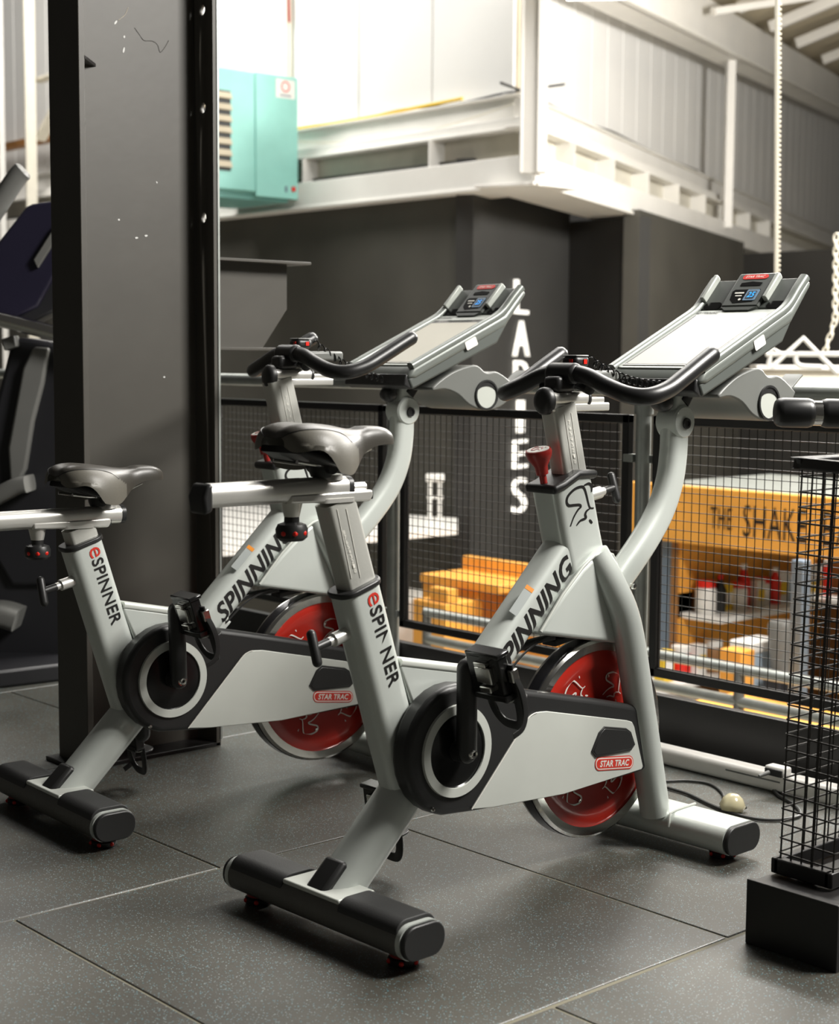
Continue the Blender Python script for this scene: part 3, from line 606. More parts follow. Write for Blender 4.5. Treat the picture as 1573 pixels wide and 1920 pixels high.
    used = lambda fs: (lambda ix: ([vv[i] for i in ix], [tuple(ix.index(i) for i in q) for q in fs]))(sorted({i for q in fs for i in q}))
    sd = obj('saddle', used(F1), 'saddle_top', B, ang=70)
    for fs_ in (FL, FR): obj('side_panel', used(fs_), 'saddle_side', sd, ang=70)
    for sg_ in (0, 1):
        sp_ = [V(vv[i*(sec_n+1)+(lims[i] if sg_ == 0 else sec_n-lims[i])]) for i in range(len(stn)) if lims[i] > 0]
        obj('seam', sweep(smooth(sp_[::4], 4), circ(.0012, 5)), 'black', sd)
    obj('base_pan', sweep([(-.378+hs.x, 0, .952+hs.z), (-.33+hs.x, 0, .936+hs.z), (-.27+hs.x, 0, .922+hs.z), (-.20+hs.x, 0, .950+hs.z), (-.13+hs.x, 0, .960+hs.z)], rrect(.02, .20, .008), (0, 1, 0), [.62, .84, .64, .30, .16]), 'black', sd)
    pth = smooth([(-.375+hs.x, -.098, .985+hs.z), (-.34+hs.x, -.095, .992+hs.z), (-.30+hs.x, -.088, .985+hs.z), (-.27+hs.x, -.073, .968+hs.z), (-.25+hs.x, -.063, .945+hs.z), (-.246+hs.x, -.06, .924+hs.z)], 5)
    cl = X0+V((-.055, 0, .022))
    obj('saddle_clamp', [lathe([(.021, 0), (.025, .01), (.025, .03), (.018, .04), (0, .04)], 16, 'Z', (cl.x, 0, cl.z)), rod((cl.x, -.034, cl.z+.018), (cl.x, .034, cl.z+.018), .012, 12)], 'black', sd)
    obj('clamp_base', [lathe([(.026, -.006), (.024, .004), (.0, .004)], 18, 'Z', (cl.x+.018, 0, cl.z))], 'alu', sd)
    for y in (-.022, .022): obj('saddle_rail', sweep(smooth([(-.37+hs.x, y*1.6, .930+hs.z), (cl.x-.03, y, cl.z+.024), (cl.x+.03, y, cl.z+.024), (-.18+hs.x, y*.8, .948+hs.z)], 5), circ(.0035, 8)), 'chrome', sd)
    # ---- handlebar group
    hb = V((bdx, 0, bdz))
    kp = V((-.27*bdz, 0, bdz))
    hp = obj('handlebar_post', sweep([V((.427, 0, .80))+kp, V((.368, 0, 1.022))+kp], rrect(.070, .048, .010, 3)), 'alu_dull', B)
    pa = V((.401, -.0246, .885))+kp*.0; pb = V((.372, -.0246, 1.005))+kp
    obj('height_scale', [sweep([pa+V((.011, 0, 0)), pb+V((.011, 0, 0))], rrect(.0012, .0012, .0004)), sweep([pa+V((-.010, 0, 0)), pb+V((-.010, 0, 0))], rrect(.0012, .0012, .0004))] + [xf(text(str(j), .005, .008, 0, 0), frame(pa+(pb-pa)*(.1+j/10)-V((0.002, .0004, 0)), (1, 0, .2), (-.25, 0, 1))) for j in range(8)], 'white_ink', hp)
    h0 = V((.36, 0, 1.030))+hb
    hs_ = obj('handlebar_slider', [sweep([h0+V((-.03, 0, .004)), h0+V((.085, 0, .004))], rrect(.030, .046, .013, 4))], 'alu', B)
    obj('slider_rail', [sweep([h0+V((-.03, 0, -.014)), h0+V((.15, 0, -.014))], rrect(.018, .042, .004)), sweep([h0+V((.08, 0, 0)), h0+V((.14, 0, 0))], rrect(.014, .03, .004))], 'alu', hs_)
    obj('end_cap', sweep([h0+V((-.046, 0, 0)), h0+V((-.043, 0, 0)), h0+V((-.037, 0, 0)), h0+V((-.026, 0, 0))], circ(.028, 18, 1.05, .95), (0, 1, 0), [.5, .85, 1, 1]), 'black', hs_)
    obj('slider_ring', sweep([h0+V((.082, 0, .004)), h0+V((.088, 0, .004))], rrect(.034, .05, .015)), 'black', hs_)
    hbp = [(.612, .216, 1.130), (.565, .216, 1.106), (.515, .216, 1.080), (.465, .215, 1.056), (.418, .204, 1.043), (.394, .17, 1.046), (.388, .115, 1.063), (.388, .06, 1.083), (.388, 0, 1.090)]
    hbp = hbp + [(x, -y, z) for x, y, z in hbp[-2::-1]]
    P_ = [V(p)+hb for p in smooth(hbp, 6)]; n_ = len(P_); d0 = (P_[0]-P_[1]).normalized(); d1 = (P_[-1]-P_[-2]).normalized()
    P_ = [P_[0]+d0*.012, P_[0]+d0*.008] + P_ + [P_[-1]+d1*.008, P_[-1]+d1*.012]; S_ = [.35, .8] + [1]*n_ + [.8, .35]
    hbar = obj('handlebar', sweep(P_, circ(.0185, 14), (0, 0, 1), S_), 'grip', B, ang=60)
    obj('stem', [xf(box(-.016, .040, -.022, .022, -.004, .030), T(h0.x, 0, h0.z+.022)), rod((h0.x+.026, -.04, h0.z+.058), (h0.x+.026, .04, h0.z+.058), .0225, 16)], 'black', hbar, .008)
    obj('cross_pad', sweep(smooth([(h0.x+.03, -.07, h0.z+.025), (h0.x+.06, 0, h0.z+.035), (h0.x+.03, .07, h0.z+.025)], 6), circ(.012, 10), (0, 0, 1)), 'black', hbar)
    hr = obj('pulse_receiver', xf(box(-.022, .022, -.022, .022, 0, .022), T(h0.x+.062, 0, h0.z+.072)), 'black', hbar, .008, 3)
    obj('receiver_lid', xf(box(-.020, .020, -.020, .020, .022, .025), T(h0.x+.062, 0, h0.z+.072)), 'cup_grey', hr, .002)
    obj('button', xf(box(-.024, -.0215, -.012, -.003, .006, .016), T(h0.x+.062, 0, h0.z+.072)), 'red_bright', hr); obj('button', xf(box(.0, .010, -.024, -.0215, .006, .016), T(h0.x+.062, 0, h0.z+.072)), 'red_bright', hr)
    obj('mount_plate', xf(box(0, .12, -.026, .026, -.012, .012), T(h0.x+.06, 0, h0.z+.052)), 'cup_grey', hbar, .006)
    cp = []; ca = V((h0.x+.10, -.01, h0.z+.085)); cb = V((.66, -.05, 1.062)); nt_ = 13
    for j in range(nt_*10+1):
        t_ = j/(nt_*10); a = 2*PI*t_*nt_; c_ = ca.lerp(cb, t_)-V((0, 0, .035*math.sin(PI*t_)*.4)); cp.append(c_+V((0, math.cos(a)*.0085, math.sin(a)*.0085)))
    obj('coil_cord', sweep(cp, circ(.0019, 6), (1, 0, 0)), 'black_gloss', B)
    # ---- resistance knob, pop pins
    k0 = V((.327, 0, .862)); kd = V((-.27, 0, 1)).normalized(); L = lambda prof, m, p: obj(p[0], xf(lathe([(r_*1.3, h_*1.08) for r_, h_ in prof], 24, 'Z'), frame(k0, V((1, 0, .27)), (0, 1, 0))), m, p[1])
    rk = L([(.006, -.01), (.006, .012), (.010, .014), (.011, .03), (.020, .048), (.022, .058), (.0205, .064), (0, .065)], 'red_plastic', ('resistance_knob', B))
    L([(0, .0656), (.014, .0656), (.0185, .0648), (.0185, .063)], 'white_ink', ('knob_top', rk)); obj('rider_emblem', xf(logo(.028, .028, .0026), frame(k0, V((1, 0, .27)), (0, 1, 0)) @ T(-.014, -.014, .0712)), 'red_plastic', rk)
    def pin(o, d, L1):
        d = V(d).normalized(); o = V(o); p_ = obj('pop_pin', [rod(o, o+d*L1, .0135, 16), rod(o+d*L1, o+d*(L1+.012), .009, 12)], 'alu', B)
        obj('pin_handle', [rod(o+d*(L1+.008), o+d*(L1+.045), .0085, 12), rounded_rod(o+d*(L1+.048)-V((0, .012, .034)), o+d*(L1+.048)+V((0, .012, .034)), .0095, 12)], 'black', p_)
    pin((-.205, 0, .598), (-1, -.05, -.22), .045)
    pin((.468, 0, .822), (1, 0, .16), .040)
    # ---- console arm and console
    ap = [(.51, 0, .575), (.575, 0, .632), (.655, 0, .704), (.715, 0, .772), (.748, 0, .84), (.760, 0, .905), (.762, 0, .965)]
    ca_ = obj('console_arm', sweep(smooth(ap, 6), rrect(.066, .052, .022, 4)), 'silver', B)
    obj('pivot_plate', [lathe([(0, -.029), (.034, -.029), (.038, -.025), (.038, .025), (.034, .029), (0, .029)], 28, 'Y', (.764, 0, .977))], 'silver', ca_)
    obj('pivot_bolt', lathe([(0, -.031), (.007, -.031), (.008, -.034), (.012, -.034), (.013, -.030)], 16, 'Y', (.768, 0, .974)), 'black', ca_)
    obj('arm_screw', lathe([(0, -.029), (.006, -.028), (.007, -.022)], 12, 'Y', (.600, 0, .614)), 'chrome', ca_)
    obj('neck', sweep([(.760, 0, .985), (.772, 0, 1.075)], rrect(.05, .04, .008)), 'silver', ca_)
    hw = .140
    prof = [(.675, 1.062), (.690, 1.095), (1.005, 1.237), (1.075, 1.310), (1.090, 1.296), (1.000, 1.185), (.952, 1.152), (.700, 1.052)]
    cs = obj('console', prism([(.672, 1.066), (.690, 1.095), (1.005, 1.237), (1.072, 1.309), (1.088, 1.296), (1.012, 1.206), (.70, 1.066)], -hw, hw), 'console_grey', B, .012, 4)
    obj('back_shell', prism([(.676, 1.066), (.70, 1.075), (1.005, 1.21), (1.060, 1.27), (.985, 1.160), (.690, 1.036)], -hw+.006, hw-.006), 'console_under', cs, .006)
    obj('front_lip', prism([(.664, 1.048), (.672, 1.078), (.690, 1.070), (.69, 1.036)], -hw+.01, hw-.01), 'black', cs, .004)
    a1 = frame((.690, 0, 1.0955), (.315, 0, .142), (0, 1, 0)); nrm = a1.to_3x3() @ V((0, 0, 1))
    def plate(name, s0, s1, y0, y1, h0_, h1_, m, par, fr_=a1, bv=.0, rr=0):
        if rr: g_ = prism_z([(x+(s0+s1)/2, y+(y0+y1)/2) for x, y in rrect(s1-s0, y1-y0, rr, 4)], h0_, h1_)
        else: g_ = box(s0, s1, y0, y1, h0_, h1_)
        return obj(name, xf(g_, fr_), m, par, bv)
    bz_ = plate('bezel', .004, .338, -hw+.022, hw-.022, -.002, .003, 'bezel', cs, bv=.0015, rr=.014)
    plate('screen_border_shade', .020, .304, -.106, .106, .002, .0036, 'black_gloss', bz_, rr=.008)  # black border, its deeper top band paints the recess shadow
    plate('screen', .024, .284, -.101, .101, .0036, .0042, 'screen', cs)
    for y in (-.106, .106): plate('bezel_line', .018, .306, y-.0015, y+.0015, .0032, .0046, 'cup_grey', bz_)
    plate('bezel_line', .016, .019, -.107, .107, .0032, .005, 'white_ink', bz_)
    a1t = a1 @ frame((0, 0, 0), (0, -1, 0), (1, 0, 0))
    obj('bezel_lettering', xf(text('SPINNING', .050, .012, .3, .01), a1t @ T(-.098, .314, .0034)), 'black_ink', bz_); obj('rider_emblem', xf(logo(.014, .012, .0014), a1t @ T(-.114, .314, .0034)), 'cup_grey', bz_)
    a2 = frame((1.002, 0, 1.236), (.071, 0, .074), (0, 1, 0))
    cpn = obj('control_panel', xf(box(.002, .100, -hw+.02, hw-.02, -.004, .004), a2), 'console_dark', cs, .002)
    pod = obj('control_pod', xf(prism_z([(.0, -.052), (.0, .052), (-.012, .036), (-.012, -.036)][::-1] + [], .003, .0125), a2), 'console_dark', cpn, .001)
    obj('control_pod', xf(box(0, .112, -.054, .052, .003, .014), a2), 'console_dark', cpn, .004)
    a2t = a2 @ frame((0, 0, 0), (0, -1, 0), (1, 0, 0))
    obj('brand_badge', xf(prism_z([(x, y+.098) for x, y in rrect(.072, .015, .007, 4)], .0135, .0150), a2t), 'red_bright', cpn); obj('brand_lettering', xf(text('STAR TRAC', .055, .007, .25, .02), a2t @ T(-.0275, .0945, .0150)), 'white_ink', cpn)
    obj('card_slot', xf(prism_z([(-.030, .068), (.028, .068), (.030, .078), (.0, .082), (-.030, .078)], .0138, .0150), a2t), 'black_gloss', cpn)
    obj('button_field', xf(prism_z([(-.042, .050), (-.036, .022), (-.022, .010), (.032, .014), (.036, .056), (-.036, .056)], .0135, .0145), a2t), 'black_gloss', cpn)
    obj('display_frame', xf(prism_z([(x+.019, y+.036) for x, y in rrect(.034, .036, .003)], .0143, .0155), a2t), 'lcd_ring', cpn); obj('display', xf(prism_z([(x+.019, y+.036) for x, y in rrect(.024, .026, .002)], .0153, .0159), a2t), 'black_ink', cpn)
    obj('display_digit', xf(text('2', .009, .018, .1, .02), a2t @ T(.010, .027, .0158)), 'lcd', cpn); obj('display_digit', xf(text('5', .009, .018, .1, .02), a2t @ T(.020, .027, .0158)), 'lcd', cpn)
    obj('button_mark', [xf(box(-.032, -.006, .042, .046, .0142, .0150), a2t), xf(box(-.026, -.008, .033, .036, .0142, .0150), a2t), xf(lathe([(0, .0152), (.0035, .0152), (.0035, .014)], 10, 'Z', (-.008, .022, 0)), a2t)], 'white_ink', cpn)
    for y in (.118, -.062): obj('tray_rib', xf(box(.024, .106, y-.006, y+.006, .002, .020), a2), 'bezel', cpn, .003)
    for y in (.086, -.096): obj('tray_well', xf(prism_z([(x+.012, y_+y) for x, y_ in rrect(.024, .05, .011)], .0035, .0050), a2), 'black_gloss', cpn)
    for s in (-1, 1):
        obj('side_rail', [sweep(smooth([(.688, s*(hw-.012), 1.096), (.80, s*(hw-.012), 1.147), (.93, s*(hw-.012), 1.206), (1.0, s*(hw-.012), 1.240), (1.045, s*(hw-.012), 1.284), (1.074, s*(hw-.012), 1.312)], 5), rrect(.022, .024, .009, 4))], 'console_grey', cs)
    obj('side_label', xf(prism_z(rrect(.042, .024, .004), 0, .001), frame((.885, -hw-.0006, 1.158), (.31, 0, .14), (-.14, 0, .31))), 'white_ink', cs)
    # ---- cup holder
    pr = [V((x, 0, z)) for x, z in ((.775, 1.040), (.80, 1.058), (.845, 1.082), (.90, 1.098), (.935, 1.099), (.958, 1.084), (.975, 1.080), (1.0, 1.083), (1.03, 1.072), (1.075, 1.044))]
    pr = smooth(pr, 3); top_ = [(p.x, p.z) for p in pr]; bot_ = [(p.x, p.z-.010) for p in reversed(pr)]
    under = [(p.x, p.z) for p in smooth([V((1.070, 0, 1.036)), V((1.045, 0, 1.002)), V((1.005, 0, .982)), V((.955, 0, .978)), V((.905, 0, .994)), V((.865, 0, 1.022)), V((.82, 0, 1.036)), V((.778, 0, 1.032))], 3)]
    ch = obj('cup_holder', prism(top_+under, -.112, .112), 'cup_grey', B, .004)
    for s in (-1, 1):
        cx_, cz_ = .965, 1.020
        pk = obj('holder_pocket', lathe([(0, s*.1125), (.038, s*.1128)], 28, 'Y', (cx_, 0, cz_)), 'cup_in', ch)
        obj('holder_rim', lathe([(.036, s*.111), (.036, s*.117), (.041, s*.117), (.041, s*.111)], 28, 'Y', (cx_, 0, cz_), True), 'black', ch)
        obj('pocket_painted_shade', prism([(cx_+.037*math.cos(rad(a)), cz_+.037*math.sin(rad(a))) for a in range(20, 170, 10)] + [(cx_+.040*math.cos(rad(a)), cz_-.006+.030*math.sin(rad(a))) for a in range(165, 20, -10)], s*.1128 if s > 0 else -.1145, s*.1145 if s > 0 else -.1128), 'black', pk)  # black crescent paints the shade inside the flat pocket
    obj('holder_tongue', xf(sweep(smooth([(0, 0, 0), (.05, 0, .02), (.085, 0, .045), (.10, 0, .055)], 4), rrect(.006, .05, .002)), T(1.055, -.05, 1.028)), 'cup_grey', ch)
    obj('holder_bracket', sweep([(.772, 0, 1.02), (.80, 0, 1.056)], rrect(.03, .05, .006)), 'black', ch)
    obj('tilt_knob', rounded_rod((.70, -.03, 1.022), (.73, .03, 1.022), .022, 12), 'black', B)
    # ---- lettering on the frame
    o = V((-.176, -.0345, .672)); dn = V((.3195, 0, -1)).normalized(); rg = V((1, 0, .3195)).normalized()
    fT = frame(o, dn, rg)
    obj('lettering', xf(text('e', .024, .028, 0, .0), fT @ T(-.004, -.017, 0)), 'red_ink', st); 
    g_ = text('SPINNER', .166, .030, 0, .014)
    if sdz > -.05:       # one letter of this decal has partly worn away
        keep = [q for q in g_[1] if not (.068 < sum(g_[0][i][0] for i in q)/len(q) < .0865)]; g_ = (g_[0], keep)
    obj('lettering', xf(g_, fT @ T(.0235, -.018, 0)), 'black_ink', st)
    dd = V((.415, 0, .403)).normalized(); pu = V((-.403, 0, .415)).normalized()
    fT = frame(V((.155, -.0375, .452))+pu*.0, dd, pu)
    g_ = refine(xf(text('SPINNING', .306, .050, .32, .024), fT @ T(.020, -.008, 0))); ax0 = V((-.03, 0, .305))
    def wrap(p):       # lay the decal on the rounded side of the tube
        d_ = abs((V(p)-ax0).dot(pu)); y_ = .037 if d_ < .013 else .011+math.sqrt(max(0, .026**2-min(d_-.013, .0255)**2))
        return (p[0], -y_-.0010, p[2])
    obj('lettering', ([wrap(p) for p in g_[0]], g_[1]), 'black_ink', dt)
    sk = obj('warning_label', xf(prism_z(rrect(.068, .019, .001), 0, .0005), frame(V((.232, -.0300, .618)), dd, pu+V((0, .75, 0)))), 'lbl', dt); obj('warning_stripe', xf(prism_z(rrect(.010, .019, .001), .0003, .0009), frame(V((.232, -.0300, .618)), dd, pu+V((0, .75, 0))) @ T(.034, 0, 0)), 'orange_lbl', sk)
    obj('rider_emblem', xf(logo(.086, .088, .0058), frame((.356, -.0406, .766), (1, 0, .0), (0, 0, 1))), 'black_ink', ht)
    return B
spin_bike('silver spin bike with raised saddle beside the wire basket stand', (2.110, 2.326, 0), rad(.68), 0, 0, 0, 0, 0, 0)
spin_bike('silver spin bike with lowered saddle in front of the steel column', (2.076, 3.278, 0), rad(-2.68), .128, -.130, .008, .040, .04, 12)

# ================================================================== WIRE BASKET STAND
BU, BV0, BV1, BT = 2.407, 1.562, 1.760, .147
t = thing('basket_stand', 'tall black wire basket on a black box base', 'stand', (BU, BV0, FZ))
W_ = BV1-BV0; Ht = BT-FZ; Lb = .62
bb = obj('base_box', box(.012, Lb, 0, W_, 0, Ht-.004), 'black_paint', t, .002); obj('front_panel', box(0, .012, -.001, W_+.001, .0, Ht+.002), 'black_paint', bb, .0015)
cu0, cu1, cv0, cv1 = .078, .52, .066, .190
obj('bottom_tray', [box(cu0-.008, cu1+.008, cv0-.006, cv0+.012, Ht, Ht+.030), box(cu0-.008, cu1+.008, cv1-.012, cv1+.006, Ht, Ht+.030), box(cu0-.008, cu0+.012, cv0, cv1, Ht, Ht+.030), box(cu1-.012, cu1+.008, cv0, cv1, Ht, Ht+.030), box(cu0, cu1, (cv0+cv1)/2-.02, (cv0+cv1)/2+.02, Ht, Ht+.006)], 'black_paint', t, .004)
zt_ = .935-FZ
obj('top_rim', [box(cu0-.010, cu0+.012, cv0-.010, cv1+.008, zt_-.022, zt_), box(cu0-.010, cu1, cv0-.010, cv0+.012, zt_-.022, zt_), box(cu0-.010, cu1, cv1-.012, cv1+.008, zt_-.022, zt_)], 'black_paint', t, .004).rotation_euler = (rad(1.8), 0, 0)
gs = []; nl = 26
for k in range(nl):
    z = Ht+.035+(zt_-Ht-.07)*k/(nl-1)
    gs.append(sweep([(cu0+(cu1-cu0)/2+x, (cv0+cv1)/2+y, z) for x, y in rrect(cu1-cu0, cv1-cv0, .006, 3)], circ(.0018, 6), (0, 0, 1), closed=True))
for k in range(6):
    y = cv0+.004+(cv1-cv0-.008)*k/5
    for x in (cu0+.003, cu1-.003): gs.append(sweep([(x, y, Ht), (x, y, zt_)], circ(.002 if k not in (2,) else .0032, 6), (1, 0, 0)))
for k in range(1, 11):
    x = cu0+(cu1-cu0)*k/11
    for y in (cv0+.002, cv1-.002): gs.append(sweep([(x, y, Ht), (x, y, zt_)], circ(.0016, 6), (1, 0, 0)))
wg = stuff(obj('wire_grid', gs, 'wire_dark', t)); wg.rotation_euler = (rad(1.8), 0, 0)

# ================================================================== WHITE RAIL, CORD AND PLUG ON THE FLOOR
t = thing('floor_rail', 'white metal rail lying on the floor along the railing foot', 'rail', (3.32, 0, FZ))
obj('rail_body', xf(sweep([(.028, 1.0, .024), (.028, 4.6, .024)], rrect(.048, .056, .014, 4), (1, 0, 0)), T(0, 0, 0)), 'white_gloss', t)
q = hz(1360, 1453, FZ+.05); obj('slot', box(-.001, .002, q.y-.09, q.y+.08, .028, .032), 'cup_grey', t)
q = hz(1462, 1452, FZ+.05)
t = thing('wall_plug', 'small white plug with a black face on the white floor rail', 'plug', (q.x-.01, q.y, FZ+.05))
obj('plug_body', box(-.016, .02, -.03, .03, 0, .024), 'white_gloss', t, .006); obj('plug_face', box(-.020, -.015, -.026, .026, .0, .018), 'black', t, .002); obj('strain_relief', rod((-.02, .012, .008), (-.05, .02, .002), .006, 10, .004), 'cup_grey', t)
cp = [hz(x, y, FZ+.004) for x, y in ((1248, 1465), (1290, 1464), (1330, 1470), (1352, 1485), (1357, 1500), (1350, 1515))]
tag(obj('power_cord', sweep(smooth(cp, 6), circ(.0035, 8), (0, 0, 1)), 'cord'), 'black cord looping from behind the raised bike to the clear plug', 'cord')
cp = [hz(x, y, FZ+.005) for x, y in ((1252, 1477), (1290, 1489), (1330, 1508), (1365, 1522), (1400, 1532), (1435, 1537), (1470, 1536), (1500, 1528), (1488, 1508), (1458, 1490), (1446, 1470), (1452, 1456))]
tag(obj('power_cord', sweep(smooth(cp, 6), circ(.0042, 8), (0, 0, 1)), 'cord'), 'thick black cord running under the wire basket to the white rail plug', 'cord')
q = hz(1372, 1524, FZ)
t = thing('plastic_bag', 'bunched yellowed clear plastic bag on the power cord', 'bag', (q.x, q.y, FZ))
obj('bag_film', lathe([(0, .0), (.026, .004), (.032, .018), (.024, .036), (.012, .046), (.0, .048)], 14, 'Z'), 'clear', t, ang=70)
t.rotation_euler = (0, .25, .4); obj('bag_tie', sweep([(.02, -.03, .012), (.025, -.012, .032), (.02, .008, .028)], circ(.004, 6), (0, 0, 1)), 'chrome', t)
# padded bar
pA, pB = hd(1452, 773, 3.4), hd(1900, 782, 3.4); dr = (pB-pA).normalized()
t = thing('padded_bar', 'black padded bar of another machine beside the wire basket', 'machine')
pad = lambda p, q, r: sweep([p, p+dr*.002, p+dr*.007, p+dr*.016, q-dr*.016, q-dr*.007, q-dr*.002, q], circ(r, 22), (0, 0, 1), [.55, .78, .92, 1, 1, .92, .78, .55])
obj('bar_pad', pad(pA, pA+dr*.086, .032), 'grip', t); obj('bar_pad', pad(pA+dr*.094, pB, .0315), 'grip', t); obj('clamp_ring', rod(pA+dr*.076, pA+dr*.104, .027, 18), 'chrome', t)
obj('support_post', [rod((pB.x, pB.y, FZ), pB, .03, 14), rod((pB.x, pB.y, FZ), (pB.x, pB.y, FZ+.02), .09, 20)], 'machine_black', t)

# ================================================================== BLACK EXERCISE MACHINE BEHIND THE COLUMN
DM = 5.45
def m_(px, py, d=0): return hd(px, py, DM+d)
t = thing('elliptical_machine', 'black exercise machine with console and chrome bar behind the column', 'machine')
def slab(name, pts, d0, d1, m, bv=.01, par=None):
    n = len(pts); a = [m_(x, y, d0) for x, y in pts]; b = [m_(x, y, d0)+fh*(d1-d0) for x, y in pts]
    return obj(name, ([tuple(p) for p in a+b], [tuple(range(n)), tuple(range(2*n-1, n-1, -1))]+[(i, i+n, (i+1) % n+n, (i+1) % n) for i in range(n)]), m, par or t, bv, 3)
hdl = obj('handle', sweep(smooth([m_(-120, 560), m_(-60, 470), m_(-10, 395), m_(30, 335), m_(46, 318)], 5), circ(.034, 16), tuple(fh), [1]*20+[.75]), 'machine_grey', t)
cn = slab('console_housing', [(-70, 560), (-40, 500), (48, 388), (60, 382), (150, 370), (150, 430), (70, 575), (20, 600), (-60, 590)], 0, .10, 'machine_blue')
slab('console_edge', [(62, 487), (100, 428), (150, 380), (150, 425), (104, 450), (70, 503)], -.02, .0, 'machine_grey', .004, cn)
slab('neck_cover', [(10, 600), (60, 520), (150, 430), (150, 560), (60, 605)], .02, .16, 'machine_black')
obj('chrome_bar', sweep([m_(-60, 585, -.05), m_(30, 606, -.05), m_(180, 645, -.05)], circ(.026, 16), tuple(fh)), 'chrome', t)
slab('mast_shroud', [(-30, 920), (-15, 780), (8, 690), (20, 640), (36, 632), (150, 650), (150, 1100), (20, 1100), (-40, 1000)], .03, .22, 'machine_black', .02)
slab('shroud_panel', [(14, 840), (42, 690), (62, 650), (92, 652), (80, 720), (62, 790), (48, 880), (20, 930)], .0, .04, 'machine_grey', .01)
slab('bracket', [(2, 636), (26, 628), (30, 650), (8, 658)], -.02, .05, 'machine_grey', .005)
obj('foot_pedal', sweep(smooth([m_(-60, 960, -.05), m_(0, 928, -.05), m_(35, 910, -.05), m_(56, 906, -.05)], 4), rrect(.055, .16, .02), tuple(fh)), 'machine_grey', t)
obj('foot_pedal', sweep(smooth([m_(-60, 1150, -.02), m_(0, 1150, -.02), m_(36, 1160, -.02)], 4), rrect(.075, .16, .025), tuple(fh)), 'machine_grey', t)
slab('flywheel_cover', [(-60, 1000), (0, 960), (60, 980), (150, 1060), (150, 1240), (60, 1262), (-60, 1270)], .05, .35, 'machine_black', .03)
a = hz(-120, 1310, FZ); b = hz(160, 1275, FZ); bd = (b-a).normalized(); nb = V((-bd.y, bd.x, 0))
obj('base_frame', xf(box(0, (b-a).length, .03, .5, 0, .06), frame(a, bd, nb)), 'machine_black', t, .01)

# ================================================================== LOWER HALL BEYOND THE RAILING
# white ledge with stand
zL = .075
pl_ = [hz(400, 940, zL), hz(858, 971, zL), hz(858, 990, zL), hz(400, 1031, zL)]; pl_[0].x = min(pl_[0].x, U1-.01); pl_[1].x = min(pl_[1].x, U1-.01)
t = thing('white_ledge', 'broad white ledge below the dark wall beyond the railing', 'ledge')
obj('ledge_top', prism_z([(p.x, p.y) for p in pl_], zL-.04, zL), 'white_gloss', t); 
obj('ledge_bracket', box(U1-.3, U1-.005, pl_[1].y+.3, pl_[1].y+.34, zL-.16, zL-.04), 'darker_wall', t)
q = hu(815, 966, U1-.12); q.z = zL; f_ = frame(q, rt, (0, 0, 1))
t = thing('white_stand', 'small white stand with two legs on the white ledge', 'stand')
k = 10.2/F_PX
obj('stand_leg', xf(box(-13*k, -6*k, 0, 70*k, 0, .05), f_), 'white_gloss', t); obj('stand_leg', xf(box(6*k, 13*k, 0, 70*k, 0, .05), f_), 'white_gloss', t); obj('stand_top', xf(box(-18*k, 18*k, 69*k, 84*k, -.01, .06), f_), 'white_gloss', t, .01)
obj('stand_crossbar', xf(box(-15*k, 16*k, 36*k, 41*k, .005, .04), f_), 'white_gloss', t)
# shake bar kiosk
US = 6.3
def hs_(x, y): return hu(x, y, US)
fS = frame((US, 0, 0), (0, -1, 0), (0, 0, 1)); fSi = fS.inverted()
sa, sb2 = fSi @ hs_(1178, 903), fSi @ hs_(1259, 1016)
zt0, zb0, ya = sa.y, sb2.y, sa.x
t = thing('bar_sign', 'orange wooden sign board lettered THE SHAKE BAR', 'sign')
obj('sign_board', xf(box(ya, ya+2.6, zb0, zt0, -.05, 0), fS), 'orange_wood', t, .004)
for wd, (x0, x1, y0, y1), (xe, ye) in (('THE', (1333, 1373, 946, 984), 0), ('SHAKE', (1394, 1512, 956, 1014), 0), ('BAR', (1543, 1625, 970, 1030), 0)) if False else ():
    pass
for wd, x0, x1, zc, hh in (('THE', 1333, 1373, 966, .105), ('SHAKE', 1394, 1513, 985, .155), ('BAR', 1544, 1628, 1000, .155)):
    p0 = fSi @ hs_(x0, zc); p1 = fSi @ hs_(x1, zc)
    obj('sign_lettering', xf(text(wd, p1.x-p0.x, hh, 0, -.006, .004), fS @ T(p0.x, (zt0+zb0)/2-hh/2+.0, 0)), 'black_ink', t)
t = thing('bar_kiosk', 'drinks bar booth with shelves under the orange sign', 'kiosk')
v1 = hs_(1259, 1016).y
zb_ = zb0
obj('canopy', box(US+.06, US+1.3, v1-2.4, v1+.35, zt0-.05, zt0-.02), 'gal', t, .004); obj('canopy_box', box(US+.35, US+.8, v1-1.9, v1-.95, zt0-.02, zt0+.09), 'white_gloss', t, .006)
obj('side_panel', box(US+.05, US+1.3, v1, v1+.04, -1.55, zb0), 'brown_wood', t)
obj('side_post', box(US+.06, US+.18, v1, v1+.14, -1.55, zb0), 'blue_grey', t, .004)
obj('back_panel', box(US+1.3, US+1.34, v1-2.4, v1+.04, -1.55, zb0), 'brown_wood', t)
zs1 = hv(1330, 1150, v1-.12).z; zs2 = hv(1300, 1185, v1-.2).z
obj('shelf', box(US+.08, US+1.28, v1-.26, v1, zs1-.03, zs1), 'white_gloss', t, .004)
obj('shelf', box(US-.25, US+.55, v1-.20, v1, zs1-.34, zs1-.31), 'white_gloss', t, .004)
obj('shelf_back', box(US+.06, US+1.28, v1-.02, v1, zs1-.28, zs1-.03), 'orange_wood', t)
obj('shelf_back', box(US+.06, US+1.28, v1-.012, v1, zs1+.10, zb0-.0), 'orange_wood', t)
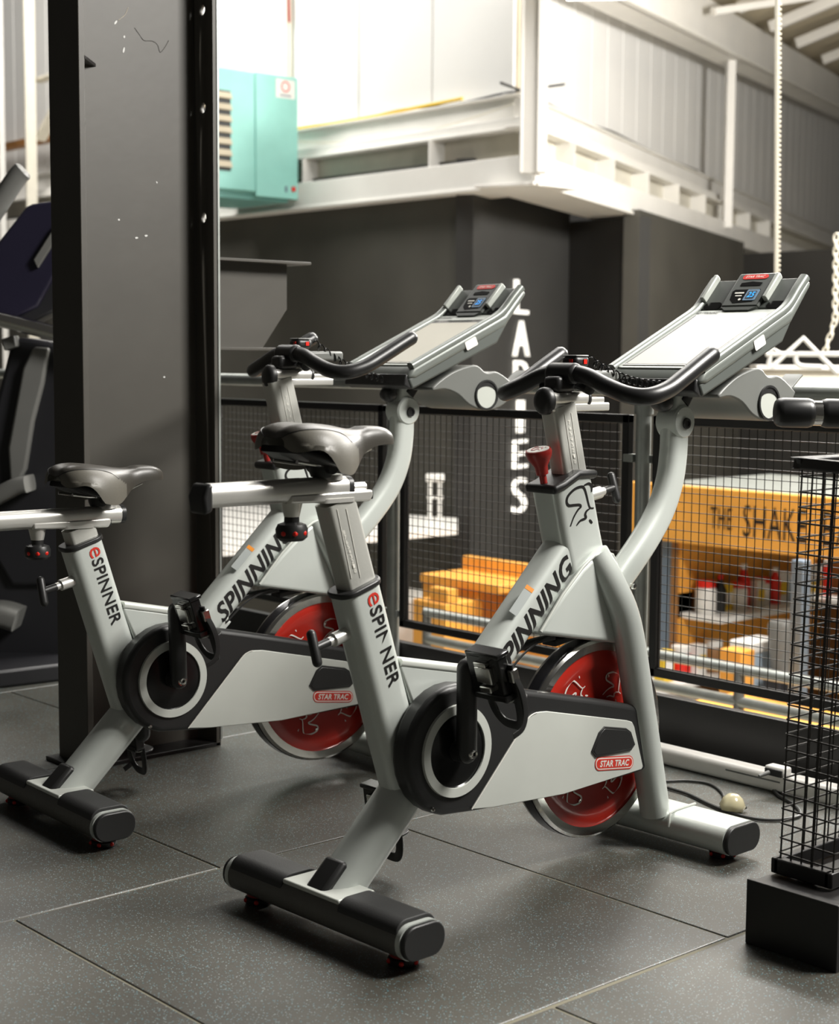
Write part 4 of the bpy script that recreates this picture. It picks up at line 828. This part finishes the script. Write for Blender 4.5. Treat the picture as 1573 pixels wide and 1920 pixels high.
obj('counter_front', box(US-.45, US-.40, v1-2.6, v1+.2, -1.55, -.62), 'white_gloss', t); obj('counter_top', box(US-.5, US+.15, v1-2.6, v1+.2, -.62, -.58), 'white_gloss', t, .004)
p = hu(1352, 1215, US-.55); p2 = hu(1390, 1335, US-.55); obj('wood_post', box(US-.56, US-.46, p2.y, p.y, -1.55, p.z), 'orange_wood', t, .006)
# goods on the shelves: bottles, tubs and cartons
def goods(kind, x, y, z, m, sc, label):
    if kind == 'tub':
        o = thing('protein_tub', label, 'tub', (x, y, z)); obj('tub_body', lathe([(0, 0), (.036*sc, 0), (.040*sc, .008), (.040*sc, .09*sc), (.034*sc, .10*sc)], 14, 'Z'), m, o); obj('lid', lathe([(.037*sc, .10*sc), (.037*sc, .125*sc), (0, .127*sc)], 14, 'Z'), 'white_gloss' if m != 'white_gloss' else 'red_bright', o)
    elif kind == 'bottle':
        o = thing('drink_bottle', label, 'bottle', (x, y, z)); obj('bottle_body', lathe([(0, 0), (.026*sc, 0), (.028*sc, .1*sc), (.012*sc, .14*sc), (.012*sc, .15*sc)], 12, 'Z'), m, o); obj('cap', lathe([(.014*sc, .148*sc), (.014*sc, .168*sc), (0, .17*sc)], 10, 'Z'), 'red_bright' if m != 'red_bright' else 'white_gloss', o)
    else:
        o = thing('carton', label, 'carton', (x, y, z)); obj('carton_body', box(-.03*sc, .03*sc, -.025*sc, .025*sc, 0, .12*sc), m, o, .003); obj('carton_label', box(-.022*sc, .022*sc, -.027*sc, -.0245*sc, .03*sc, .08*sc), 'yellow' if m != 'yellow' else 'white_gloss', o)
cm = ['white_gloss', 'black', 'yellow', 'white_gloss', 'red_bright', 'cream', 'white_gloss', 'red_bright', 'white_gloss', 'pale_blue', 'yellow', 'white_gloss', 'brown_wood', 'red_bright']
cn_ = {'white_gloss': 'white', 'black': 'black', 'yellow': 'yellow', 'red_bright': 'red', 'cream': 'cream', 'pale_blue': 'pale blue', 'brown_wood': 'brown'}
for i in range(14):
    kd = ('tub', 'bottle', 'carton')[i % 3] if i not in (4, 7) else 'bottle'
    goods(kd, US+.16+i*.078, v1-.10-.03*(i % 2), zs1, cm[i], 1.15 if i % 4 else 1.35, '%s %s on the upper white shelf under the orange sign' % (cn_[cm[i]], {'tub': 'tub', 'bottle': 'bottle', 'carton': 'carton'}[kd]))
for i, m2 in enumerate(('yellow', 'red_bright', 'white_gloss', 'brown_wood')):
    goods('carton' if i % 2 == 0 else 'tub', US-.16+i*.13, v1-.10, zs1-.31, m2, 1.3, '%s %s on the lower white shelf under the orange sign' % (cn_[m2], 'carton' if i % 2 == 0 else 'tub'))
# group tags for shelf goods
for o in bpy.data.objects:
    if o.parent is None and o.get('category') in ('tub', 'bottle', 'carton'): o['group'] = 'goods on the bar shelves'
zc_ = -.58
def on_counter(px, py, u): q = hu(px, py, u); return q
p = hu(1395, 1256, US-.1); p2 = hu(1432, 1200, US-.1)
t = thing('storage_bin', 'pale blue lidded bin on the bar counter', 'bin', (US-.1, (p.y+p2.y)/2, zc_)); w_ = p.y-p2.y; h_ = max(p2.z-zc_, .2)
obj('bin_body', box(-.1, .1, -w_/2, w_/2, 0, h_*.85), 'pale_blue', t, .012); obj('bin_lid', box(-.11, .11, -w_/2-.01, w_/2+.01, h_*.85, h_), 'white_gloss', t, .01)
p = hu(1436, 1256, US-.1); p2 = hu(1470, 1165, US-.1); w_ = p.y-p2.y; h_ = p2.z-zc_
t = thing('blender', 'dark grey blender machine on the bar counter beside the pale bin', 'blender', (US-.1, (p.y+p2.y)/2-.04, zc_))
obj('motor_base', box(-.08, .08, -w_/2, w_/2, 0, h_*.5), 'machine_black', t, .015); obj('jug', lathe([(.05, h_*.5), (.07, h_*.95), (.06, h_), (0, h_)], 14, 'Z'), 'machine_grey', t); obj('jug_handle', sweep(smooth([(0, -.06, h_*.9), (0, -.1, h_*.85), (0, -.09, h_*.6), (0, -.055, h_*.55)], 4), circ(.01, 8), (1, 0, 0)), 'black', t)
p = hu(1500, 1050, US-.6); t = tag(obj('blue_post', box(US-.62, US-.56, p.y-.03, p.y+.03, -1.55, p.z), 'blue_grey', None, .005), 'blue-grey upright post at the bar front behind the wire basket', 'post')
p = hu(1540, 960, US+1.2); t = thing('fridge', 'white upright drinks fridge at the back of the bar', 'fridge', (US+.95, v1-1.75, -1.55))
obj('fridge_body', box(-.28, .28, -.35, .35, 0, 1.45), 'white_gloss', t, .01); gd = obj('glass_door', box(-.30, -.28, -.32, .32, .1, 1.4), 'pale_blue', t, .005); obj('door_handle', box(-.33, -.30, .24, .27, .5, 1.0), 'chrome', gd, .004)
# orange booth furniture seen low through the middle panel
UB = 6.6
p = hu(866, 1042, UB); p2 = hu(1120, 1200, UB)
t = thing('wood_booth', 'orange wooden booth wall behind the middle mesh panel', 'booth', (UB, (p.y+p2.y)/2, -1.55)); w_ = (p.y-p2.y)/2
obj('back_board', box(0, .06, -w_, w_, 0, p.z+1.55), 'orange_wood', t, .006); zz_ = hu(900, 1087, UB-.25).z
obj('bench_seat', box(-.34, .0, -w_*.2, w_, zz_+1.50, zz_+1.55), 'orange_wood', t, .006); obj('bench_front', box(-.32, -.28, w_*.15, w_, 0, zz_+1.50), 'orange_wood', t, .004); obj('dark_strip', xf(box(-.335, -.322, w_*.3, w_*1.0, zz_+1.28, zz_+1.30), T(0, 0, 0)), 'black', t)
UC = 6.0
p = hu(779, 1122, UC); p2 = hu(838, 1260, UC); ym = hu(805, 1110, UC).y; zt3 = hu(820, 1102, UC).z
t = thing('wood_chair', 'orange wooden block chair behind the middle mesh panel', 'chair', (UC, (p.y+p2.y)/2, -1.55)); w_ = (p.y-p2.y)/2
obj('seat_block', box(-.02, .22, -w_, w_, 0, p.z+1.55), 'orange_wood', t, .006); obj('backrest', box(0, .08, -w_, w_*.12, p.z+1.55, zt3+1.55), 'orange_wood', t, .006)
p = hu(760, 1120, UC+.5); t = tag(obj('white_cabinet', box(UC+.3, UC+.8, p.y-.12, p.y+.8, -1.55, p.z), 'white_gloss', None, .008), 'white cabinet side next to the orange block chair', 'cabinet')
# stair rails running along the lower side of the railing
UR = 5.0
t = thing('stair_rail', 'pale double tube handrail on the lower level beyond the mesh panels', 'handrail')
a, b = hu(797, 1150, UR), hu(1372, 1250, UR); zr = (a.z+b.z)/2; c_, d_ = hu(800, 1197, UR), hu(1385, 1317, UR); zr2 = (c_.z+d_.z)/2
ext_ = hu(1640, 1300, UR).y
obj('upper_tube', rod((UR, a.y, zr), (UR, ext_, zr), .022, 12), 'gal', t); obj('lower_tube', rod((UR, c_.y, zr2), (UR, ext_, zr2), .022, 12), 'gal', t)
for y in (c_.y, d_.y, ext_): obj('rail_post', rod((UR, y, -1.55), (UR, y, zr), .022, 12), 'machine_grey', t)
p = hu(1470, 1350, US-.9); t = thing('wood_table', 'orange wooden table top low in front of the bar', 'table', (US-.95, p.y, -1.55))
obj('table_top', box(-.3, .3, -.9, .45, p.z+1.52, p.z+1.56), 'orange_wood', t, .006)
for y in (-.8, .35): obj('leg', box(-.03, .03, y-.03, y+.03, 0, p.z+1.52), 'machine_black', t)

# hanging tube frame, rope and chains at the right
D2 = 8.6
def h2(px, py): return hd(px, py, D2)
t = thing('cream_ledge', 'cream ledge fixed to the end wall of the hall', 'ledge'); a = hd(1415, 742, 10.0); b = hd(1640, 742, 10.0); zt4 = hd(1500, 694, 10.0).z
obj('ledge_face', xf(box(0, (b-a).length, 0, .15, hd(1500, 742, 10.0).z, zt4), frame((a.x, a.y, 0), rt, fh)), 'cream', t, .01); obj('coping', xf(box(0, (b-a).length, -.03, .18, zt4, zt4+.03), frame((a.x, a.y, 0), rt, fh)), 'white_steel', t, .005)
t = thing('tube_frame', 'white tubular frame with triangular braces hung at the end of the hall', 'frame')
for pts in (((1436, 664), (1580, 664)), ((1445, 690), (1506, 634), (1570, 700)), ((1440, 690), (1447, 652), (1470, 668)), ((1494, 660), (1492, 676), (1502, 686), (1540, 688))):
    obj('frame_tube', sweep(smooth([h2(*q) for q in pts], 4) if len(pts) > 3 else [h2(*q) for q in pts], circ(.014, 10), tuple(fh)), 'white_steel', t)
def chain(name, pts, label, r=.011):
    P = [h2(*q) for q in pts]; gs = []
    t_ = thing(name, label, 'chain'); tot = sum((P[i+1]-P[i]).length for i in range(len(P)-1)); 
    for i in range(len(P)-1):
        d = P[i+1]-P[i]; n = max(1, int(d.length/.034))
        for j in range(n):
            c = P[i]+d*((j+.5)/n); f2 = frame(c, d, V((1, .3, .2)) if j % 2 else V((.3, -1, .2)))
            gs.append(xf(sweep([(x, y, 0) for x, y in rrect(.046, .026, .0125, 3)], circ(.0055, 5), (0, 0, 1), closed=True), f2))
    stuff(obj('chain_links', gs, 'rope', t_)); return t_
chain('hoist_chain', [(1568, 440), (1566, 600), (1545, 664)], 'pale hoist chain holding up the white tubular frame')
P0 = hd(1458, -260, 6.5); Pz = hd(1455, 560, 6.5)
t = thing('hanging_rope', 'pale hanging rope with a bead chain beside it', 'rope')
obj('rope', rod(P0, Pz, .009, 10), 'rope', t); gs = []
for j in range(90):
    c = P0.lerp(Pz, j/90)+rt*.014; gs.append(lathe([(0, -.006), (.004, -.003), (.004, .003), (0, .006)], 6, 'Z', c))
stuff(obj('bead_chain', gs, 'rope', t))
